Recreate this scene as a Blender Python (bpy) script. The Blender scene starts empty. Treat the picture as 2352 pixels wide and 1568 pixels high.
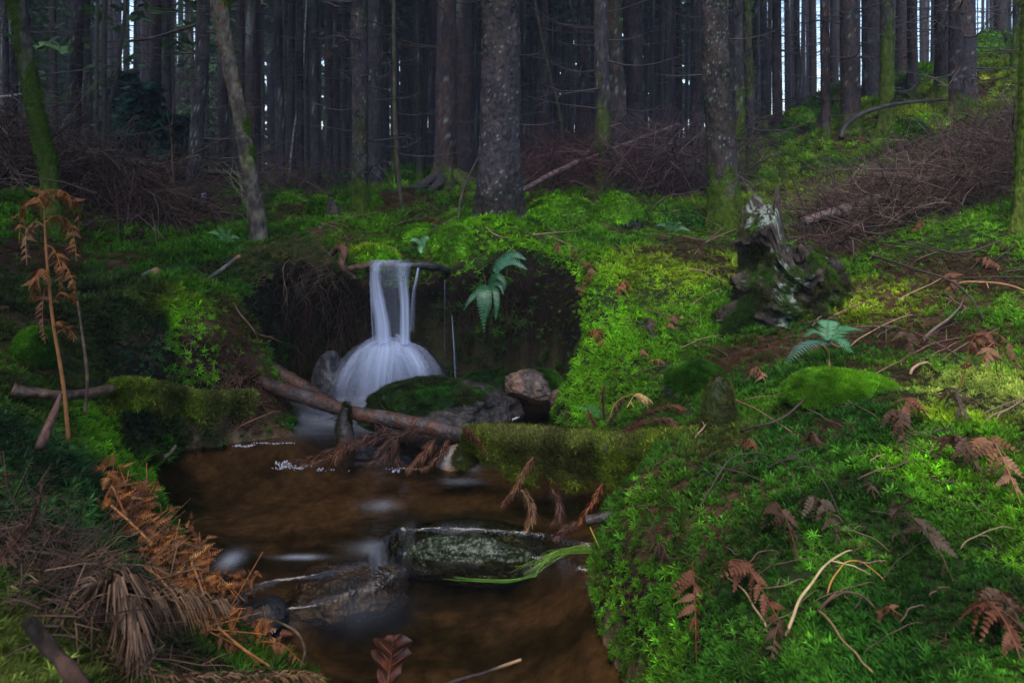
import bpy, math, random
import numpy as np
from mathutils import Vector, Matrix, Euler
random.seed(7); rng = np.random.default_rng(7)
C = bpy.context.scene
COL = C.collection
# ---------------------------------------------------------------- camera, sky, sun, exposure
HAZE = 0.0016
CH = 1.5                      # camera height over the upper pool (metres)
cam_d = bpy.data.cameras.new('camera'); cam = bpy.data.objects.new('camera', cam_d); COL.objects.link(cam)
cam.location = (0, 0, CH); cam.rotation_euler = (math.radians(90), 0, 0)
cam_d.sensor_width = 36; cam_d.lens = 24.016; cam_d.clip_end = 600; cam_d.clip_start = 0.05
cam_d.shift_y = -(784-390)/2352
cam_d.dof.use_dof = True; cam_d.dof.focus_distance = 3.6; cam_d.dof.aperture_fstop = 5.6
C.camera = cam
SUN_EL, SUN_AZ = 58, 200      # azimuth: clockwise from +Y seen from above
w = bpy.data.worlds.new('World'); C.world = w; w.use_nodes = True
nt = w.node_tree; nt.nodes.clear()
sk = nt.nodes.new('ShaderNodeTexSky'); sk.sky_type = 'NISHITA'; sk.sun_disc = False
sk.sun_elevation = math.radians(SUN_EL); sk.sun_rotation = math.radians(SUN_AZ)
sk.air_density = 1.2; sk.dust_density = 1.3; sk.ozone_density = 2.5
bg = nt.nodes.new('ShaderNodeBackground'); bg.inputs[1].default_value = 0.11
wo = nt.nodes.new('ShaderNodeOutputWorld')
nt.links.new(sk.outputs[0], bg.inputs[0]); nt.links.new(bg.outputs[0], wo.inputs[0])
sd_ = bpy.data.lights.new('sun', 'SUN'); sd_.energy = 1.5; sd_.angle = math.radians(40); sd_.color = (1, 0.96, 0.9)
sun = bpy.data.objects.new('sun', sd_); COL.objects.link(sun)
az = math.radians(SUN_AZ); el = math.radians(SUN_EL)
sdir = Vector((math.sin(az)*math.cos(el), math.cos(az)*math.cos(el), math.sin(el)))
sun.rotation_euler = sdir.to_track_quat('Z', 'Y').to_euler()
C.view_settings.view_transform = 'Standard'; C.view_settings.look = 'None'
C.view_settings.gamma = 1; C.view_settings.use_curve_mapping = False
C.view_settings.exposure = 1.75
C.render.engine = 'CYCLES'
C.cycles.max_bounces = 6; C.cycles.diffuse_bounces = 3; C.cycles.glossy_bounces = 2
C.cycles.transmission_bounces = 3; C.cycles.transparent_max_bounces = 24; C.cycles.volume_bounces = 0
C.cycles.use_denoising = True; C.cycles.sample_clamp_indirect = 4

# ---------------------------------------------------------------- numpy helpers
def hash3(ix, iy, iz, s):
    h = (ix*374761393 + iy*668265263 + iz*2147483647 + s*1274126177) & 0xffffffff
    h = ((h ^ (h >> 13)) * 1274126177) & 0xffffffff
    h = ((h ^ (h >> 16)) * 2246822519) & 0xffffffff
    return ((h ^ (h >> 15)) & 0xffff) / 65535.0
def vnoise(p, seed=0):
    p = np.asarray(p, float); i = np.floor(p).astype(np.int64); f = p - i; f = f*f*(3-2*f)
    out = 0
    for dx in (0, 1):
        wx = f[:, 0] if dx else 1-f[:, 0]
        for dy in (0, 1):
            wy = f[:, 1] if dy else 1-f[:, 1]
            for dz in (0, 1):
                wz = f[:, 2] if dz else 1-f[:, 2]
                out = out + wx*wy*wz*hash3(i[:, 0]+dx, i[:, 1]+dy, i[:, 2]+dz, seed)
    return out*2-1
def fbm(p, sc=1.0, octv=3, seed=0, rough=0.5):
    p = np.asarray(p, float)*sc; a = 1; o = 0; t = 0
    for k in range(octv):
        o = o + a*vnoise(p+17.3*k, seed+k); t += a; a *= rough; p = p*2.03
    return o/t
def n2(x, y, sc, octv=3, seed=0, rough=0.5):
    x = np.asarray(x, float); y = np.asarray(y, float)
    return fbm(np.stack([x.ravel(), y.ravel(), np.zeros(x.size)], 1), sc, octv, seed, rough).reshape(x.shape)
def sstep(a, b, x):
    t = np.clip((x-a)/(b-a), 0, 1); return t*t*(3-2*t)
F_ = 1569.0
def P(u, v, Y):   # picture measurement (2352 px wide view) + distance -> point of the place
    return np.array([(u-1176)/F_*Y, Y, CH-(v-390)/F_*Y])

def mk(name, V, Fs, mat=None, smooth=True, col=None, mats=None, midx=None):
    """V (n,3); Fs = list of (m,k) int arrays"""
    if not isinstance(Fs, (list, tuple)): Fs = [Fs]
    Fs = [np.asarray(f, dtype=np.int32) for f in Fs if len(f)]
    me = bpy.data.meshes.new(name)
    V = np.asarray(V, dtype=np.float32)
    me.vertices.add(len(V)); me.vertices.foreach_set('co', V.ravel())
    loops = np.concatenate([f.ravel() for f in Fs]) if Fs else np.zeros(0, np.int32)
    tot = np.concatenate([np.full(len(f), f.shape[1], np.int32) for f in Fs]) if Fs else np.zeros(0, np.int32)
    me.loops.add(len(loops)); me.loops.foreach_set('vertex_index', loops)
    me.polygons.add(len(tot))
    st = np.concatenate([[0], np.cumsum(tot)[:-1]]).astype(np.int32) if len(tot) else tot
    me.polygons.foreach_set('loop_start', st); me.polygons.foreach_set('loop_total', tot)
    if smooth: me.polygons.foreach_set('use_smooth', np.ones(len(tot), bool))
    for m_ in (mats or ([mat] if mat else [])): me.materials.append(m_)
    if midx is not None: me.polygons.foreach_set('material_index', np.asarray(midx, np.int32))
    if col is not None:
        a = me.attributes.new('col', 'FLOAT_COLOR', 'POINT')
        c = np.ones((len(V), 4), np.float32); c[:, :3] = col
        a.data.foreach_set('color', c.ravel())
    me.update(calc_edges=True)
    return me
def obj(name, me, parent=None, label=None, cat=None, group=None, kind=None, loc=None, mw=None):
    o = bpy.data.objects.new(name, me); COL.objects.link(o)
    if parent is not None: o.parent = parent
    if mw is not None: o.matrix_basis = mw
    elif loc is not None: o.location = loc
    for k, v_ in (('label', label), ('category', cat), ('group', group), ('kind', kind)):
        if v_: o[k] = v_
    return o
def thing(name, label, cat, loc=(0, 0, 0), group=None):
    return obj(name, None, None, label, cat, group, loc=tuple(loc))
class MB:
    def __init__(s): s.V = []; s.F = {}; s.n = 0; s.C = []
    def add(s, V, Fs, col=None):
        V = np.asarray(V, float)
        for f in (Fs if isinstance(Fs, list) else [Fs]):
            f = np.asarray(f)
            if len(f): s.F.setdefault(f.shape[1], []).append(f+s.n)
        s.V.append(V); s.n += len(V)
        s.C.append(np.broadcast_to(np.array(col if col is not None else (1, 1, 1), float), V.shape))
    def mesh(s, name, mat, smooth=True, off=(0, 0, 0)):
        return mk(name, np.concatenate(s.V)-np.asarray(off, float), [np.concatenate(f) for f in s.F.values()], mat, smooth, np.concatenate(s.C))
def frames(pts):
    pts = np.asarray(pts, float); t = np.gradient(pts, axis=0); t /= np.linalg.norm(t, axis=1)[:, None]+1e-9
    ref = np.array([0.0, 0, 1]) if abs(t[0][2]) < 0.9 else np.array([0.0, 1, 0])
    N = []; n = np.cross(t[0], ref); n /= np.linalg.norm(n)
    for k in range(len(pts)):
        n = n-t[k]*np.dot(n, t[k]); n /= np.linalg.norm(n)+1e-9; N.append(n.copy())
    N = np.array(N); B = np.cross(t, N); return t, N, B
def tube(pts, rad, sides=6, disp=None, cap=True, tip=False):
    pts = np.asarray(pts, float); m = len(pts); rad = np.broadcast_to(np.asarray(rad, float), (m,))
    t, N, B = frames(pts)
    a = np.linspace(0, 2*np.pi, sides, endpoint=False)
    D = np.cos(a)[None, :, None]*N[:, None, :]+np.sin(a)[None, :, None]*B[:, None, :]
    R = rad[:, None]*np.ones((m, sides))
    if disp is not None: R = R*disp(pts[:, None, :]+D*rad[:, None, None], a)
    V = (pts[:, None, :]+D*R[..., None]).reshape(-1, 3)
    i = np.arange(m-1)[:, None]*sides; j = np.arange(sides)[None, :]; j2 = (j+1) % sides
    Q = np.stack([i+j, i+j2, i+sides+j2, i+sides+j], -1).reshape(-1, 4)
    Fs = [Q]
    if cap:
        V = np.vstack([V, pts[:1], pts[-1:]]); c0 = m*sides
        jj = np.arange(sides); j3 = (jj+1) % sides
        Fs.append(np.concatenate([np.stack([jj*0+c0, j3, jj], 1), np.stack([jj*0+c0+1, jj+(m-1)*sides, j3+(m-1)*sides], 1)]))
    return V, Fs
def catmull(P0, n):
    P0 = np.asarray(P0, float)
    if len(P0) < 3: return P0[0]+(P0[-1]-P0[0])*np.linspace(0, 1, n)[:, None]
    E = np.vstack([2*P0[0]-P0[1], P0, 2*P0[-1]-P0[-2]]); k = len(P0)-1
    t = np.linspace(0, k-1e-6, n); i = t.astype(int); f = (t-i)[:, None]
    a, b, c, d = E[i], E[i+1], E[i+2], E[i+3]
    return 0.5*(2*b+(c-a)*f+(2*a-5*b+4*c-d)*f**2+(3*b-a-3*c+d)*f**3)
def lerpc(a, b, t):
    t = np.asarray(t, float)[..., None]; return np.asarray(a)*(1-t)+np.asarray(b)*t

# ---------------------------------------------------------------- materials (base colour comes from the 'col' attribute x grain)
def material(name, rough=0.8, spec=0.3, bump=0.3, bscale=40, grain=0.35, gscale=25, stretch=None, src='GEOMETRY', trans=0.0, flat=None, bump2=0, b2scale=200, coat=0.0):
    m = bpy.data.materials.new(name); m.use_nodes = True; t = m.node_tree; N = t.nodes; L = t.links
    b = N['Principled BSDF']; b.inputs['Roughness'].default_value = rough; b.inputs['Specular IOR Level'].default_value = spec
    b.inputs['Coat Weight'].default_value = coat; b.inputs['Coat Roughness'].default_value = 0.15
    tc = N.new('ShaderNodeTexCoord'); mp = N.new('ShaderNodeMapping'); L.new(tc.outputs['Object'], mp.inputs[0])
    if stretch: mp.inputs['Scale'].default_value = stretch
    if flat is None:
        at = N.new('ShaderNodeAttribute'); at.attribute_name = 'tint' if src == 'INSTANCER' else 'col'; at.attribute_type = src; base = at.outputs['Color']
    else:
        r = N.new('ShaderNodeRGB'); r.outputs[0].default_value = (*flat, 1); base = r.outputs[0]
    if grain:
        nz = N.new('ShaderNodeTexNoise'); nz.inputs['Scale'].default_value = gscale; nz.inputs['Detail'].default_value = 5; nz.inputs['Roughness'].default_value = 0.65
        L.new(mp.outputs[0], nz.inputs['Vector'])
        mr = N.new('ShaderNodeMapRange'); mr.inputs[1].default_value = 0.3; mr.inputs[2].default_value = 0.7
        mr.inputs[3].default_value = 1-grain; mr.inputs[4].default_value = 1+grain; L.new(nz.outputs[0], mr.inputs[0])
        mx = N.new('ShaderNodeVectorMath'); mx.operation = 'SCALE'; L.new(base, mx.inputs[0]); L.new(mr.outputs[0], mx.inputs['Scale']); base = mx.outputs[0]
    L.new(base, b.inputs['Base Color'])
    if bump:
        nb = N.new('ShaderNodeTexNoise'); nb.inputs['Scale'].default_value = bscale; nb.inputs['Detail'].default_value = 6
        L.new(mp.outputs[0], nb.inputs['Vector'])
        bp = N.new('ShaderNodeBump'); bp.inputs['Strength'].default_value = bump; bp.inputs['Distance'].default_value = 0.6/bscale
        L.new(nb.outputs[0], bp.inputs['Height']); L.new(bp.outputs[0], b.inputs['Normal'])
        if bump2:
            vb = N.new('ShaderNodeTexVoronoi'); vb.inputs['Scale'].default_value = b2scale; L.new(mp.outputs[0], vb.inputs['Vector'])
            b2 = N.new('ShaderNodeBump'); b2.inputs['Strength'].default_value = bump2; b2.inputs['Distance'].default_value = 0.5/b2scale; b2.invert = True
            L.new(vb.outputs[0], b2.inputs['Height']); L.new(bp.outputs[0], b2.inputs['Normal']); L.new(b2.outputs[0], b.inputs['Normal'])
    if trans:
        tr = N.new('ShaderNodeBsdfTranslucent'); L.new(base, tr.inputs[0]); ms = N.new('ShaderNodeMixShader'); ms.inputs[0].default_value = trans
        L.new(b.outputs[0], ms.inputs[1]); L.new(tr.outputs[0], ms.inputs[2]); L.new(ms.outputs[0], N['Material Output'].inputs[0])
    return m
M_ground = material('forest_soil', 0.9, 0.08, 0.6, 60, 0.4, 30)
M_bark = material('spruce_bark', 0.85, 0.15, 0.9, 30, 0.5, 20, stretch=(1, 1, 0.45), bump2=0.8, b2scale=45)
M_wood = material('wet_wood', 0.5, 0.3, 0.6, 45, 0.4, 22, bump2=0.3, b2scale=60)
M_rock = material('wet_stone', 0.55, 0.3, 0.8, 25, 0.4, 20, bump2=0.35, b2scale=120)
M_twig = material('dead_twig', 0.7, 0.15, 0, 0, 0.3, 30)
M_moss = material('moss_leaf', 0.6, 0.12, 0, src='INSTANCER', grain=0, trans=0.3)
M_leafy = material('spruce_needles', 0.7, 0.12, 0, grain=0.4, gscale=3, trans=0.25)
M_wet = material('wet_algae_rock', 0.30, 0.5, 1.0, 30, 0.4, 20, bump2=0.8, b2scale=55, coat=0.12)
M_fern = material('fern_leaf', 0.42, 0.5, 0.2, 80, 0.3, 60, trans=0.25)
M_brack = material('withered_bracken', 0.6, 0.35, 0.2, 80, 0.45, 40, trans=0.2)

# ---------------------------------------------------------------- terrain shape
W0 = lambda u, v, z=0.0: ((u-1176)/F_*((CH-z)*F_/(v-390)), (CH-z)*F_/(v-390))   # shore point on a water plane
CHAN = [(0.25, 0.5), W0(1480, 1640, -.1), W0(1440, 1568, -.1), W0(1375, 1440, -.1), W0(1352, 1340, -.1), W0(1385, 1275, -.1),
        W0(1430, 1200), W0(1480, 1130), W0(1440, 1060), W0(1330, 1000), W0(1275, 965), (0.36, 4.45), (0.33, 4.68), (0.0, 4.74), (-0.5, 4.70),
        (-1.05, 4.72), (-1.55, 4.78), (-1.62, 4.45), W0(680, 960), W0(680, 1000), W0(560, 1015), W0(420, 1030), W0(345, 1075), W0(320, 1130),
        W0(400, 1230), W0(470, 1330), W0(500, 1390, -.1), W0(610, 1500, -.1), W0(745, 1600, -.1), (-0.35, 1.2), (-0.2, 0.5)]
CHAN = np.array(CHAN)
def sdist(x, y):
    sh = x.shape; x = x.ravel(); y = y.ravel(); d = np.full(x.size, 1e9); ins = np.zeros(x.size, bool)
    n = len(CHAN)
    for k in range(n):
        ax, ay = CHAN[k]; bx, by = CHAN[(k+1) % n]; ex, ey = bx-ax, by-ay
        t = np.clip(((x-ax)*ex+(y-ay)*ey)/(ex*ex+ey*ey), 0, 1)
        d = np.minimum(d, np.hypot(x-ax-t*ex, y-ay-t*ey))
        c = ((ay > y) != (by > y)) & (x < (bx-ax)*(y-ay)/(by-ay+1e-12)+ax); ins ^= c
    return np.where(ins, -d, d).reshape(sh)
YD = np.array([[-2.2, 2.3], [-1.1, 2.38], [-0.925, 2.46], [-0.56, 2.62], [-0.47, 2.9], [0.115, 2.83], [0.39, 2.72], [1.5, 2.6]])
def ydiv(x): return np.interp(x, YD[:, 0], YD[:, 1])
def wlev(x, y): return -0.1*(1-sstep(-0.028, 0.0, y-ydiv(x)+.03*n2(x, y, 7, 2, 12)))
CP = [(300,520,6.5),(450,510,7.5),(650,480,7.5),(850,480,8.5),(1020,450,9.5),(1145,535,6),(1350,450,8),(100,430,14),(400,425,20),(800,415,20),(1200,400,20),
 (1500,385,18),(1620,370,13),(20,470,5),(0,600,4),(200,560,5),(350,640,4.6),(480,600,5),(600,590,5),(700,560,5.2),(250,700,3.6),(400,715,3.6),(520,800,3.9),(150,800,3),
 (50,900,2.5),(300,880,3.2),(540,950,3.8),(100,1100,2.2),(200,1250,2.1),(350,1250,2.45),(450,1400,2.3),(0,1300,1.5),(300,1560,1.6),(0,1568,1.1),(600,1600,1.8),
 (930,592,4.95),(800,555,5.2),(1045,575,5.0),(950,535,6),(1060,515,5.3),(1190,570,4.9),(1240,650,4.7),(1320,800,4.2),(1340,700,4.4),(1500,640,4.8),(1450,850,3.9),
 (1330,925,3.9),(1500,940,3.5),(1600,750,4.2),(1800,750,4),(1600,900,3.4),(1650,1000,2.9),(1550,1050,2.75),(1520,1150,2.5),(1450,1300,2.2),(1440,1450,1.95),(1600,1250,2.15),
 (1700,1100,2.4),(1900,900,2.9),(1900,1100,2.1),(2200,850,2.9),(2100,750,3.6),(2300,650,4),(2100,550,5),(2340,560,4.3),(1950,600,5),(2300,1000,2.1),(2300,1300,1.5),
 (2000,1300,1.65),(1700,1400,1.75),(1560,1540,1.65),(1900,1560,1.35),(2340,1560,1.15),(1660,535,6.5),(1450,560,5.7),(1400,495,6.8),(1700,430,9),(1850,420,9),(2000,345,9.5),
 (2200,280,9),(2340,265,8),(2100,400,7),(2100,480,5.8),(2340,470,5.5),(1800,500,7),(1750,335,13),(1850,322,13),(1960,300,12.5),(2150,240,12),(2250,175,13),(2352,160,13),
 (1900,322,20),(2200,230,22),(2350,200,22),(1300,390,35),(800,412,35),(300,420,35),(-200,400,12),(-300,480,5),(-500,700,3),(-600,1000,2),(-800,1568,1),(2700,560,4),(2900,1000,2.2),(3300,1500,1.1),(2600,200,10)]
CPW = np.array([P(*c) for c in CP]+[(-20, 25, 1.2), (25, 30, 3.0), (25, 8, 3.6), (-15, 3, 1.4), (0, 50, 1.6), (-40, 60, 1.6), (40, 60, 2.0), (12, 0, 2.0), (-12, -3, 1.2), (6, -3, 1.2), (0.8, 0.6, .6), (-0.8, .6, .6)])
def _phi(r2): return 0.5*r2*np.log(r2+1e-9)
_X = CPW[:, :2]; _n = len(_X)
_K = _phi(((_X[:, None]-_X[None])**2).sum(-1))+np.eye(_n)*0.02
_Pm = np.hstack([np.ones((_n, 1)), _X]); _A = np.block([[_K, _Pm], [_Pm.T, np.zeros((3, 3))]])
_sol = np.linalg.solve(_A, np.concatenate([CPW[:, 2], np.zeros(3)]))
def upland(x, y):
    sh = np.shape(x); x = np.ravel(x); y = np.ravel(y); o = np.empty(x.size)
    for s in range(0, x.size, 20000):
        q = np.stack([x[s:s+20000], y[s:s+20000]], 1)
        K = _phi(((q[:, None]-_X[None])**2).sum(-1)); o[s:s+20000] = K@_sol[:_n]+_sol[_n]+q@_sol[_n+1:]
    o = np.clip(o, 0.03, 5); r = np.hypot(x, y); far = sstep(45, 75, r); o = o*(1-far)+1.6*far
    return o.reshape(sh)
def cushions(x, y, cell, seed, flat=0.8):
    sh = x.shape; x = x.ravel()/cell+.37*n2(x.ravel(), y.ravel(), 1/cell*.8, 2, seed+5); y = y.ravel()/cell; ix = np.floor(x).astype(np.int64); iy = np.floor(y).astype(np.int64); F = np.full(x.size, 9.); hh = np.zeros(x.size)
    for a in (-1, 0, 1):
        for b in (-1, 0, 1):
            jx, jy = ix+a, iy+b; px_ = jx+hash3(jx, jy, jx*0, seed); py_ = jy+hash3(jx, jy, jx*0+1, seed); s_ = .55+.7*hash3(jx, jy, jx*0+2, seed); d = np.hypot(x-px_, y-py_)/s_; m_ = d < F; F = np.where(m_, d, F); hh = np.where(m_, s_, hh)
    return (hh*np.sqrt(np.maximum(0, 1-(F*flat)**2))).reshape(sh)
def bankw(x, y):
    pts = np.array([(-.5, 4.75, .10), (-1.4, 4.75, .12), (.3, 4.6, .22), (.45, 4, .32), (.9, 3, .3), (.5, 2.2, .25), (.4, 1.8, .25), (-1.5, 3.8, .3), (-1.7, 3, .25), (-1.1, 2.3, .2), (-.6, 1.7, .2)])
    w_ = 0; s = 0
    for a, b, c in pts:
        k = 1/(((x-a)**2+(y-b)**2)**1.5+1e-4); w_ = w_+k*c; s = s+k
    return w_/s
def height(x, y, detail=True):
    x = np.asarray(x, float); y = np.asarray(y, float)
    U = upland(x, y); r = np.hypot(x, y)
    if detail:
        hum = n2(x, y, 1.1, 3, 11); hb = np.abs(n2(x, y, 0.55, 2, 31))
        amp = 0.05+0.10*sstep(4, 9, r)+0.25*sstep(12, 22, r)
        U = U+hum*amp*0.9+(hb-.3)*amp*0.5+0.018*n2(x, y, 7, 3, 5)
        cm = sstep(-.35, .15, n2(x, y, .7, 2, 66)); nr_ = 1-sstep(4, 6, r)
        U = U+cm*nr_*.055*(cushions(x, y, .30, 201)-.6)+cm*nr_*.02*(cushions(x, y, .11, 203)-.6)+cm*(1-nr_)*(.13+.06*sstep(8, 11, r))*(cushions(x, y, .75, 205)-.6)+(1-nr_)*.05*(cushions(x, y, .28, 207)-.6)
        rt = sstep(2.0, 5, x)*sstep(7, 10, y); U = U+rt*(0.55*(cushions(x, y, 1.5, 209)-.35)+0.3*np.maximum(0, n2(x, y, 0.9, 2, 77)))
        # small brook behind the lip
    bx = -0.75+0.25*np.sin(y*1.1)-0.28*(y-5); br = np.exp(-((x-bx)/0.34)**2)*sstep(4.6, 4.9, y)*(1-sstep(9, 12, y)); U = U-0.13*br
    s = sdist(x, y); sh = wlev(x, y)
    wv = bankw(x, y)*(1+0.5*n2(x, y, 3, 2, 9)*detail)
    t = np.clip(s/wv, 0, 1); prof = np.sqrt(1-(1-t)**2)
    low = sh-0.02
    z = low+(np.maximum(U, sh+0.015)-low)*prof
    dep = 0.05+0.11*sstep(0, 0.35, -s)+0.03*(n2(x, y, 3, 3, 3) if detail else 0)
    z = np.where(s < 0, sh-0.02-dep*sstep(0, .12, -s), z)
    return z, s
def hz(x, y): return float(height(np.array([x]), np.array([y]))[0][0])
_hy = np.concatenate([np.arange(0.8, 8, .03), np.arange(8, 60, .15)])
def ground(u, v, dy=0):      # where the line of sight through (u, v) meets the ground
    ys = _hy; xs = (u-1176)/F_*ys; zs = CH-(v-390)/F_*ys; h, s = height(xs, ys)
    h = np.maximum(h, wlev(xs, ys)) if True else h
    k = np.argmax(h >= zs)
    if h[k] < zs[k]: k = len(ys)-1
    return Vector((xs[k], ys[k], h[k]))
# ---------------------------------------------------------------- ground mesh
def lines(lo, hi, fine, a, b, g):
    o = [a]; s = fine
    while o[-1] < b: o.append(o[-1]+fine)
    up = [o[-1]]; s = fine
    while up[-1] < hi: s *= g; up.append(up[-1]+s)
    dn = [a]; s = fine
    while dn[-1] > lo: s *= g; dn.append(dn[-1]-s)
    return np.array(dn[1:][::-1]+o+up[1:])
gx = lines(-120, 120, 0.022, -2.6, 2.6, 1.035); gy = lines(-30, 150, 0.022, 1.0, 5.6, 1.022)
GX, GY = np.meshgrid(gx, gy); GZ, GS = height(GX, GY)
ux = GX.ravel(); uy = GY.ravel(); uz = GZ.ravel(); us = GS.ravel()
top = upland(ux, uy)
# undercut behind the fall: lower part of the wall is washed out
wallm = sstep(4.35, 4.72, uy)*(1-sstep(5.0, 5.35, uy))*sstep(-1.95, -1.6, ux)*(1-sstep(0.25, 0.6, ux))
rel = np.clip(uz/0.9, 0, 1)
oy = uy+wallm*(0.30*(1-rel)**0.8+0.05*fbm(np.stack([ux, uy, uz], 1), 7, 3, 40)+0.02*fbm(np.stack([ux, uy, uz], 1), 25, 2, 41))
side = sstep(0.0, 0.1, us)*(1-sstep(0.2, 0.5, us))*(uy < 4.6)
ox = ux+side*0.05*fbm(np.stack([ux, uy, uz], 1), 6, 3, 42)
GV = np.stack([ox, oy, uz], 1)
steep = np.zeros(len(ux)); gzy, gzx = np.gradient(GZ, gy, gx); slope = np.hypot(gzy, gzx).ravel()
# colours of the soil
soil = np.array((0.010, 0.007, 0.005)); litter = np.array((0.060, 0.032, 0.018)); gmoss = np.array((0.014, 0.022, 0.006)); sand = np.array((0.095, 0.068, 0.040)); alg = np.array((0.022, 0.020, 0.009))
r_ = np.hypot(ux, uy)
lit = np.clip(sstep(-.1, .35, n2(ux, uy, 1.3, 4, 50))+0.6*sstep(7, 9, uy)*(1-sstep(1.5, 3.5, ux)), 0, 1)
gc = lerpc(gmoss, litter, lit)
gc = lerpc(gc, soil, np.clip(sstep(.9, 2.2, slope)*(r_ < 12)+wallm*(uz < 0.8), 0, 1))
bedm = (us < 0.02)
pat = np.clip(sstep(-0.2, 0.25, n2(ux, uy*2.2, 2.2, 5, 60, .6)-.02), 0, 1)
bc = lerpc(alg, sand, pat); bc = lerpc(bc, alg, sstep(3.6, 4.2, uy))
bc = bc*(0.45+1.1*((n2(ux, uy, 22, 3, 61)+1)/2))[:, None]
gc = np.where(bedm[:, None], bc, gc)
ny, nx = GX.shape; ii = np.arange(ny-1)[:, None]*nx+np.arange(nx-1)[None, :]
GQ = np.stack([ii, ii+1, ii+nx+1, ii+nx], -1).reshape(-1, 4)
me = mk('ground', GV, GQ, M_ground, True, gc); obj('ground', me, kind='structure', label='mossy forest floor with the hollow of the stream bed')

# ---------------------------------------------------------------- water of both pools
def water_material():
    m = bpy.data.materials.new('stream_water'); m.use_nodes = True; t = m.node_tree; N = t.nodes; L = t.links; N.clear()
    out = N.new('ShaderNodeOutputMaterial'); tr = N.new('ShaderNodeBsdfTransparent'); tr.inputs[0].default_value = (0.72, 0.60, 0.45, 1)
    gl = N.new('ShaderNodeBsdfGlossy'); gl.inputs['Roughness'].default_value = 0.16; gl.inputs[0].default_value = (1, 1, 1, 1)
    fr = N.new('ShaderNodeFresnel'); fr.inputs[0].default_value = 1.33
    mx = N.new('ShaderNodeMixShader'); L.new(fr.outputs[0], mx.inputs[0]); L.new(tr.outputs[0], mx.inputs[1]); L.new(gl.outputs[0], mx.inputs[2])
    tc = N.new('ShaderNodeTexCoord'); mp = N.new('ShaderNodeMapping'); mp.inputs['Scale'].default_value = (3, 9, 3); L.new(tc.outputs['Object'], mp.inputs[0])
    nz = N.new('ShaderNodeTexNoise'); nz.inputs['Scale'].default_value = 1.6; nz.inputs['Detail'].default_value = 3; L.new(mp.outputs[0], nz.inputs['Vector'])
    bp = N.new('ShaderNodeBump'); bp.inputs['Strength'].default_value = 0.35; bp.inputs['Distance'].default_value = 0.02; L.new(nz.outputs[0], bp.inputs['Height'])
    L.new(bp.outputs[0], gl.inputs['Normal']); L.new(bp.outputs[0], fr.inputs['Normal'])
    L.new(mx.outputs[0], out.inputs[0])
    # milky, aerated streaks
    at = N.new('ShaderNodeAttribute'); at.attribute_name = 'col'; sp = N.new('ShaderNodeSeparateColor'); L.new(at.outputs['Color'], sp.inputs[0])
    df = N.new('ShaderNodeBsdfDiffuse'); df.inputs[0].default_value = (0.62, 0.66, 0.75, 1)
    m2 = N.new('ShaderNodeMixShader'); L.new(sp.outputs[0], m2.inputs[0]); L.new(mx.outputs[0], m2.inputs[1]); L.new(df.outputs[0], m2.inputs[2]); L.new(m2.outputs[0], out.inputs[0])
    return m
M_water = water_material()
wx = np.arange(-2.7, 1.5, .02); wy = np.concatenate([np.arange(0.5, 2.2, .02), np.arange(2.2, 3.06, .006), np.arange(3.06, 5.6, .02)]); WX, WY = np.meshgrid(wx, wy); WZ = wlev(WX, WY)
fx, fy = WX.ravel(), WY.ravel(); edge = fy-ydiv(fx)
casc = np.exp(-((edge+0.05)/0.06)**2)
strk = np.clip(n2(fx*14, fy*2, 1, 3, 70)*1.2+.1, 0, 1)
def pblob(u, v, z, ru, rv):
    cx, cy = W0(u, v, z); Y = cy; return np.exp(-(((fx-cx)/(ru/F_*Y))**2+((fy-cy)/(rv/(CH-z)/F_*Y*Y))**2))
foam = 0.10*casc*strk*sstep(-.5, -.4, fx)*sstep(.3, .15, fx)
for (u, v, z, ru, rv, a) in [(528, 1345, -.1, 22, 20, .45), (690, 1338, -.1, 44, 6, .32), (860, 1315, -.1, 50, 16, .16), (830, 1400, -.1, 90, 45, .06), (870, 1160, 0, 34, 12, .14), (1095, 1052, 0, 16, 20, .4),
                          (740, 965, 0, 60, 26, .3), (860, 930, 0, 160, 40, .25), (870, 985, 0, 60, 12, .12), (1060, 1105, 0, 40, 7, .1)]:
    foam = foam+a*pblob(u, v, z, ru, rv)*(0.65+0.5*strk)
wc = np.stack([np.clip(foam, 0, .85)]*3, 1)
rip = casc*0.006*n2(fx, fy, 7, 2, 71)
ny, nx = WX.shape; ii = np.arange(ny-1)[:, None]*nx+np.arange(nx-1)[None, :]
me = mk('water', np.stack([fx, fy, WZ.ravel()+rip], 1), np.stack([ii, ii+1, ii+nx+1, ii+nx], -1).reshape(-1, 4), M_water, True, wc)
obj('water', me, kind='structure', label='shallow brown stream water in two stepped pools')

# ---------------------------------------------------------------- moss shoots (instanced plants)
def leafblade(L, wd, up, curl, seg=2, az=0, z0=0.0, r0=0.0):
    s = np.linspace(0, 1, seg+1); ang = up-curl*s; ds = L/seg
    r = r0+np.concatenate([[0], np.cumsum(np.cos(ang[:-1])*ds)]); z = z0+np.concatenate([[0], np.cumsum(np.sin(ang[:-1])*ds)])
    V = []
    for k in range(seg):
        ww = wd*(1-0.5*s[k]) if k else wd*0.6
        V += [(r[k], -ww/2, z[k]), (r[k], ww/2, z[k])]
    V.append((r[-1], 0, z[-1])); V = np.array(V); c, s_ = math.cos(az), math.sin(az)
    V = np.stack([V[:, 0]*c-V[:, 1]*s_, V[:, 0]*s_+V[:, 1]*c, V[:, 2]], 1)
    Q = [[2*k, 2*k+1, 2*k+3, 2*k+2] for k in range(seg-1)]; T = [[2*seg-2, 2*seg-1, 2*seg]]
    return V, [np.array(Q).reshape(-1, 4), np.array(T)]
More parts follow.
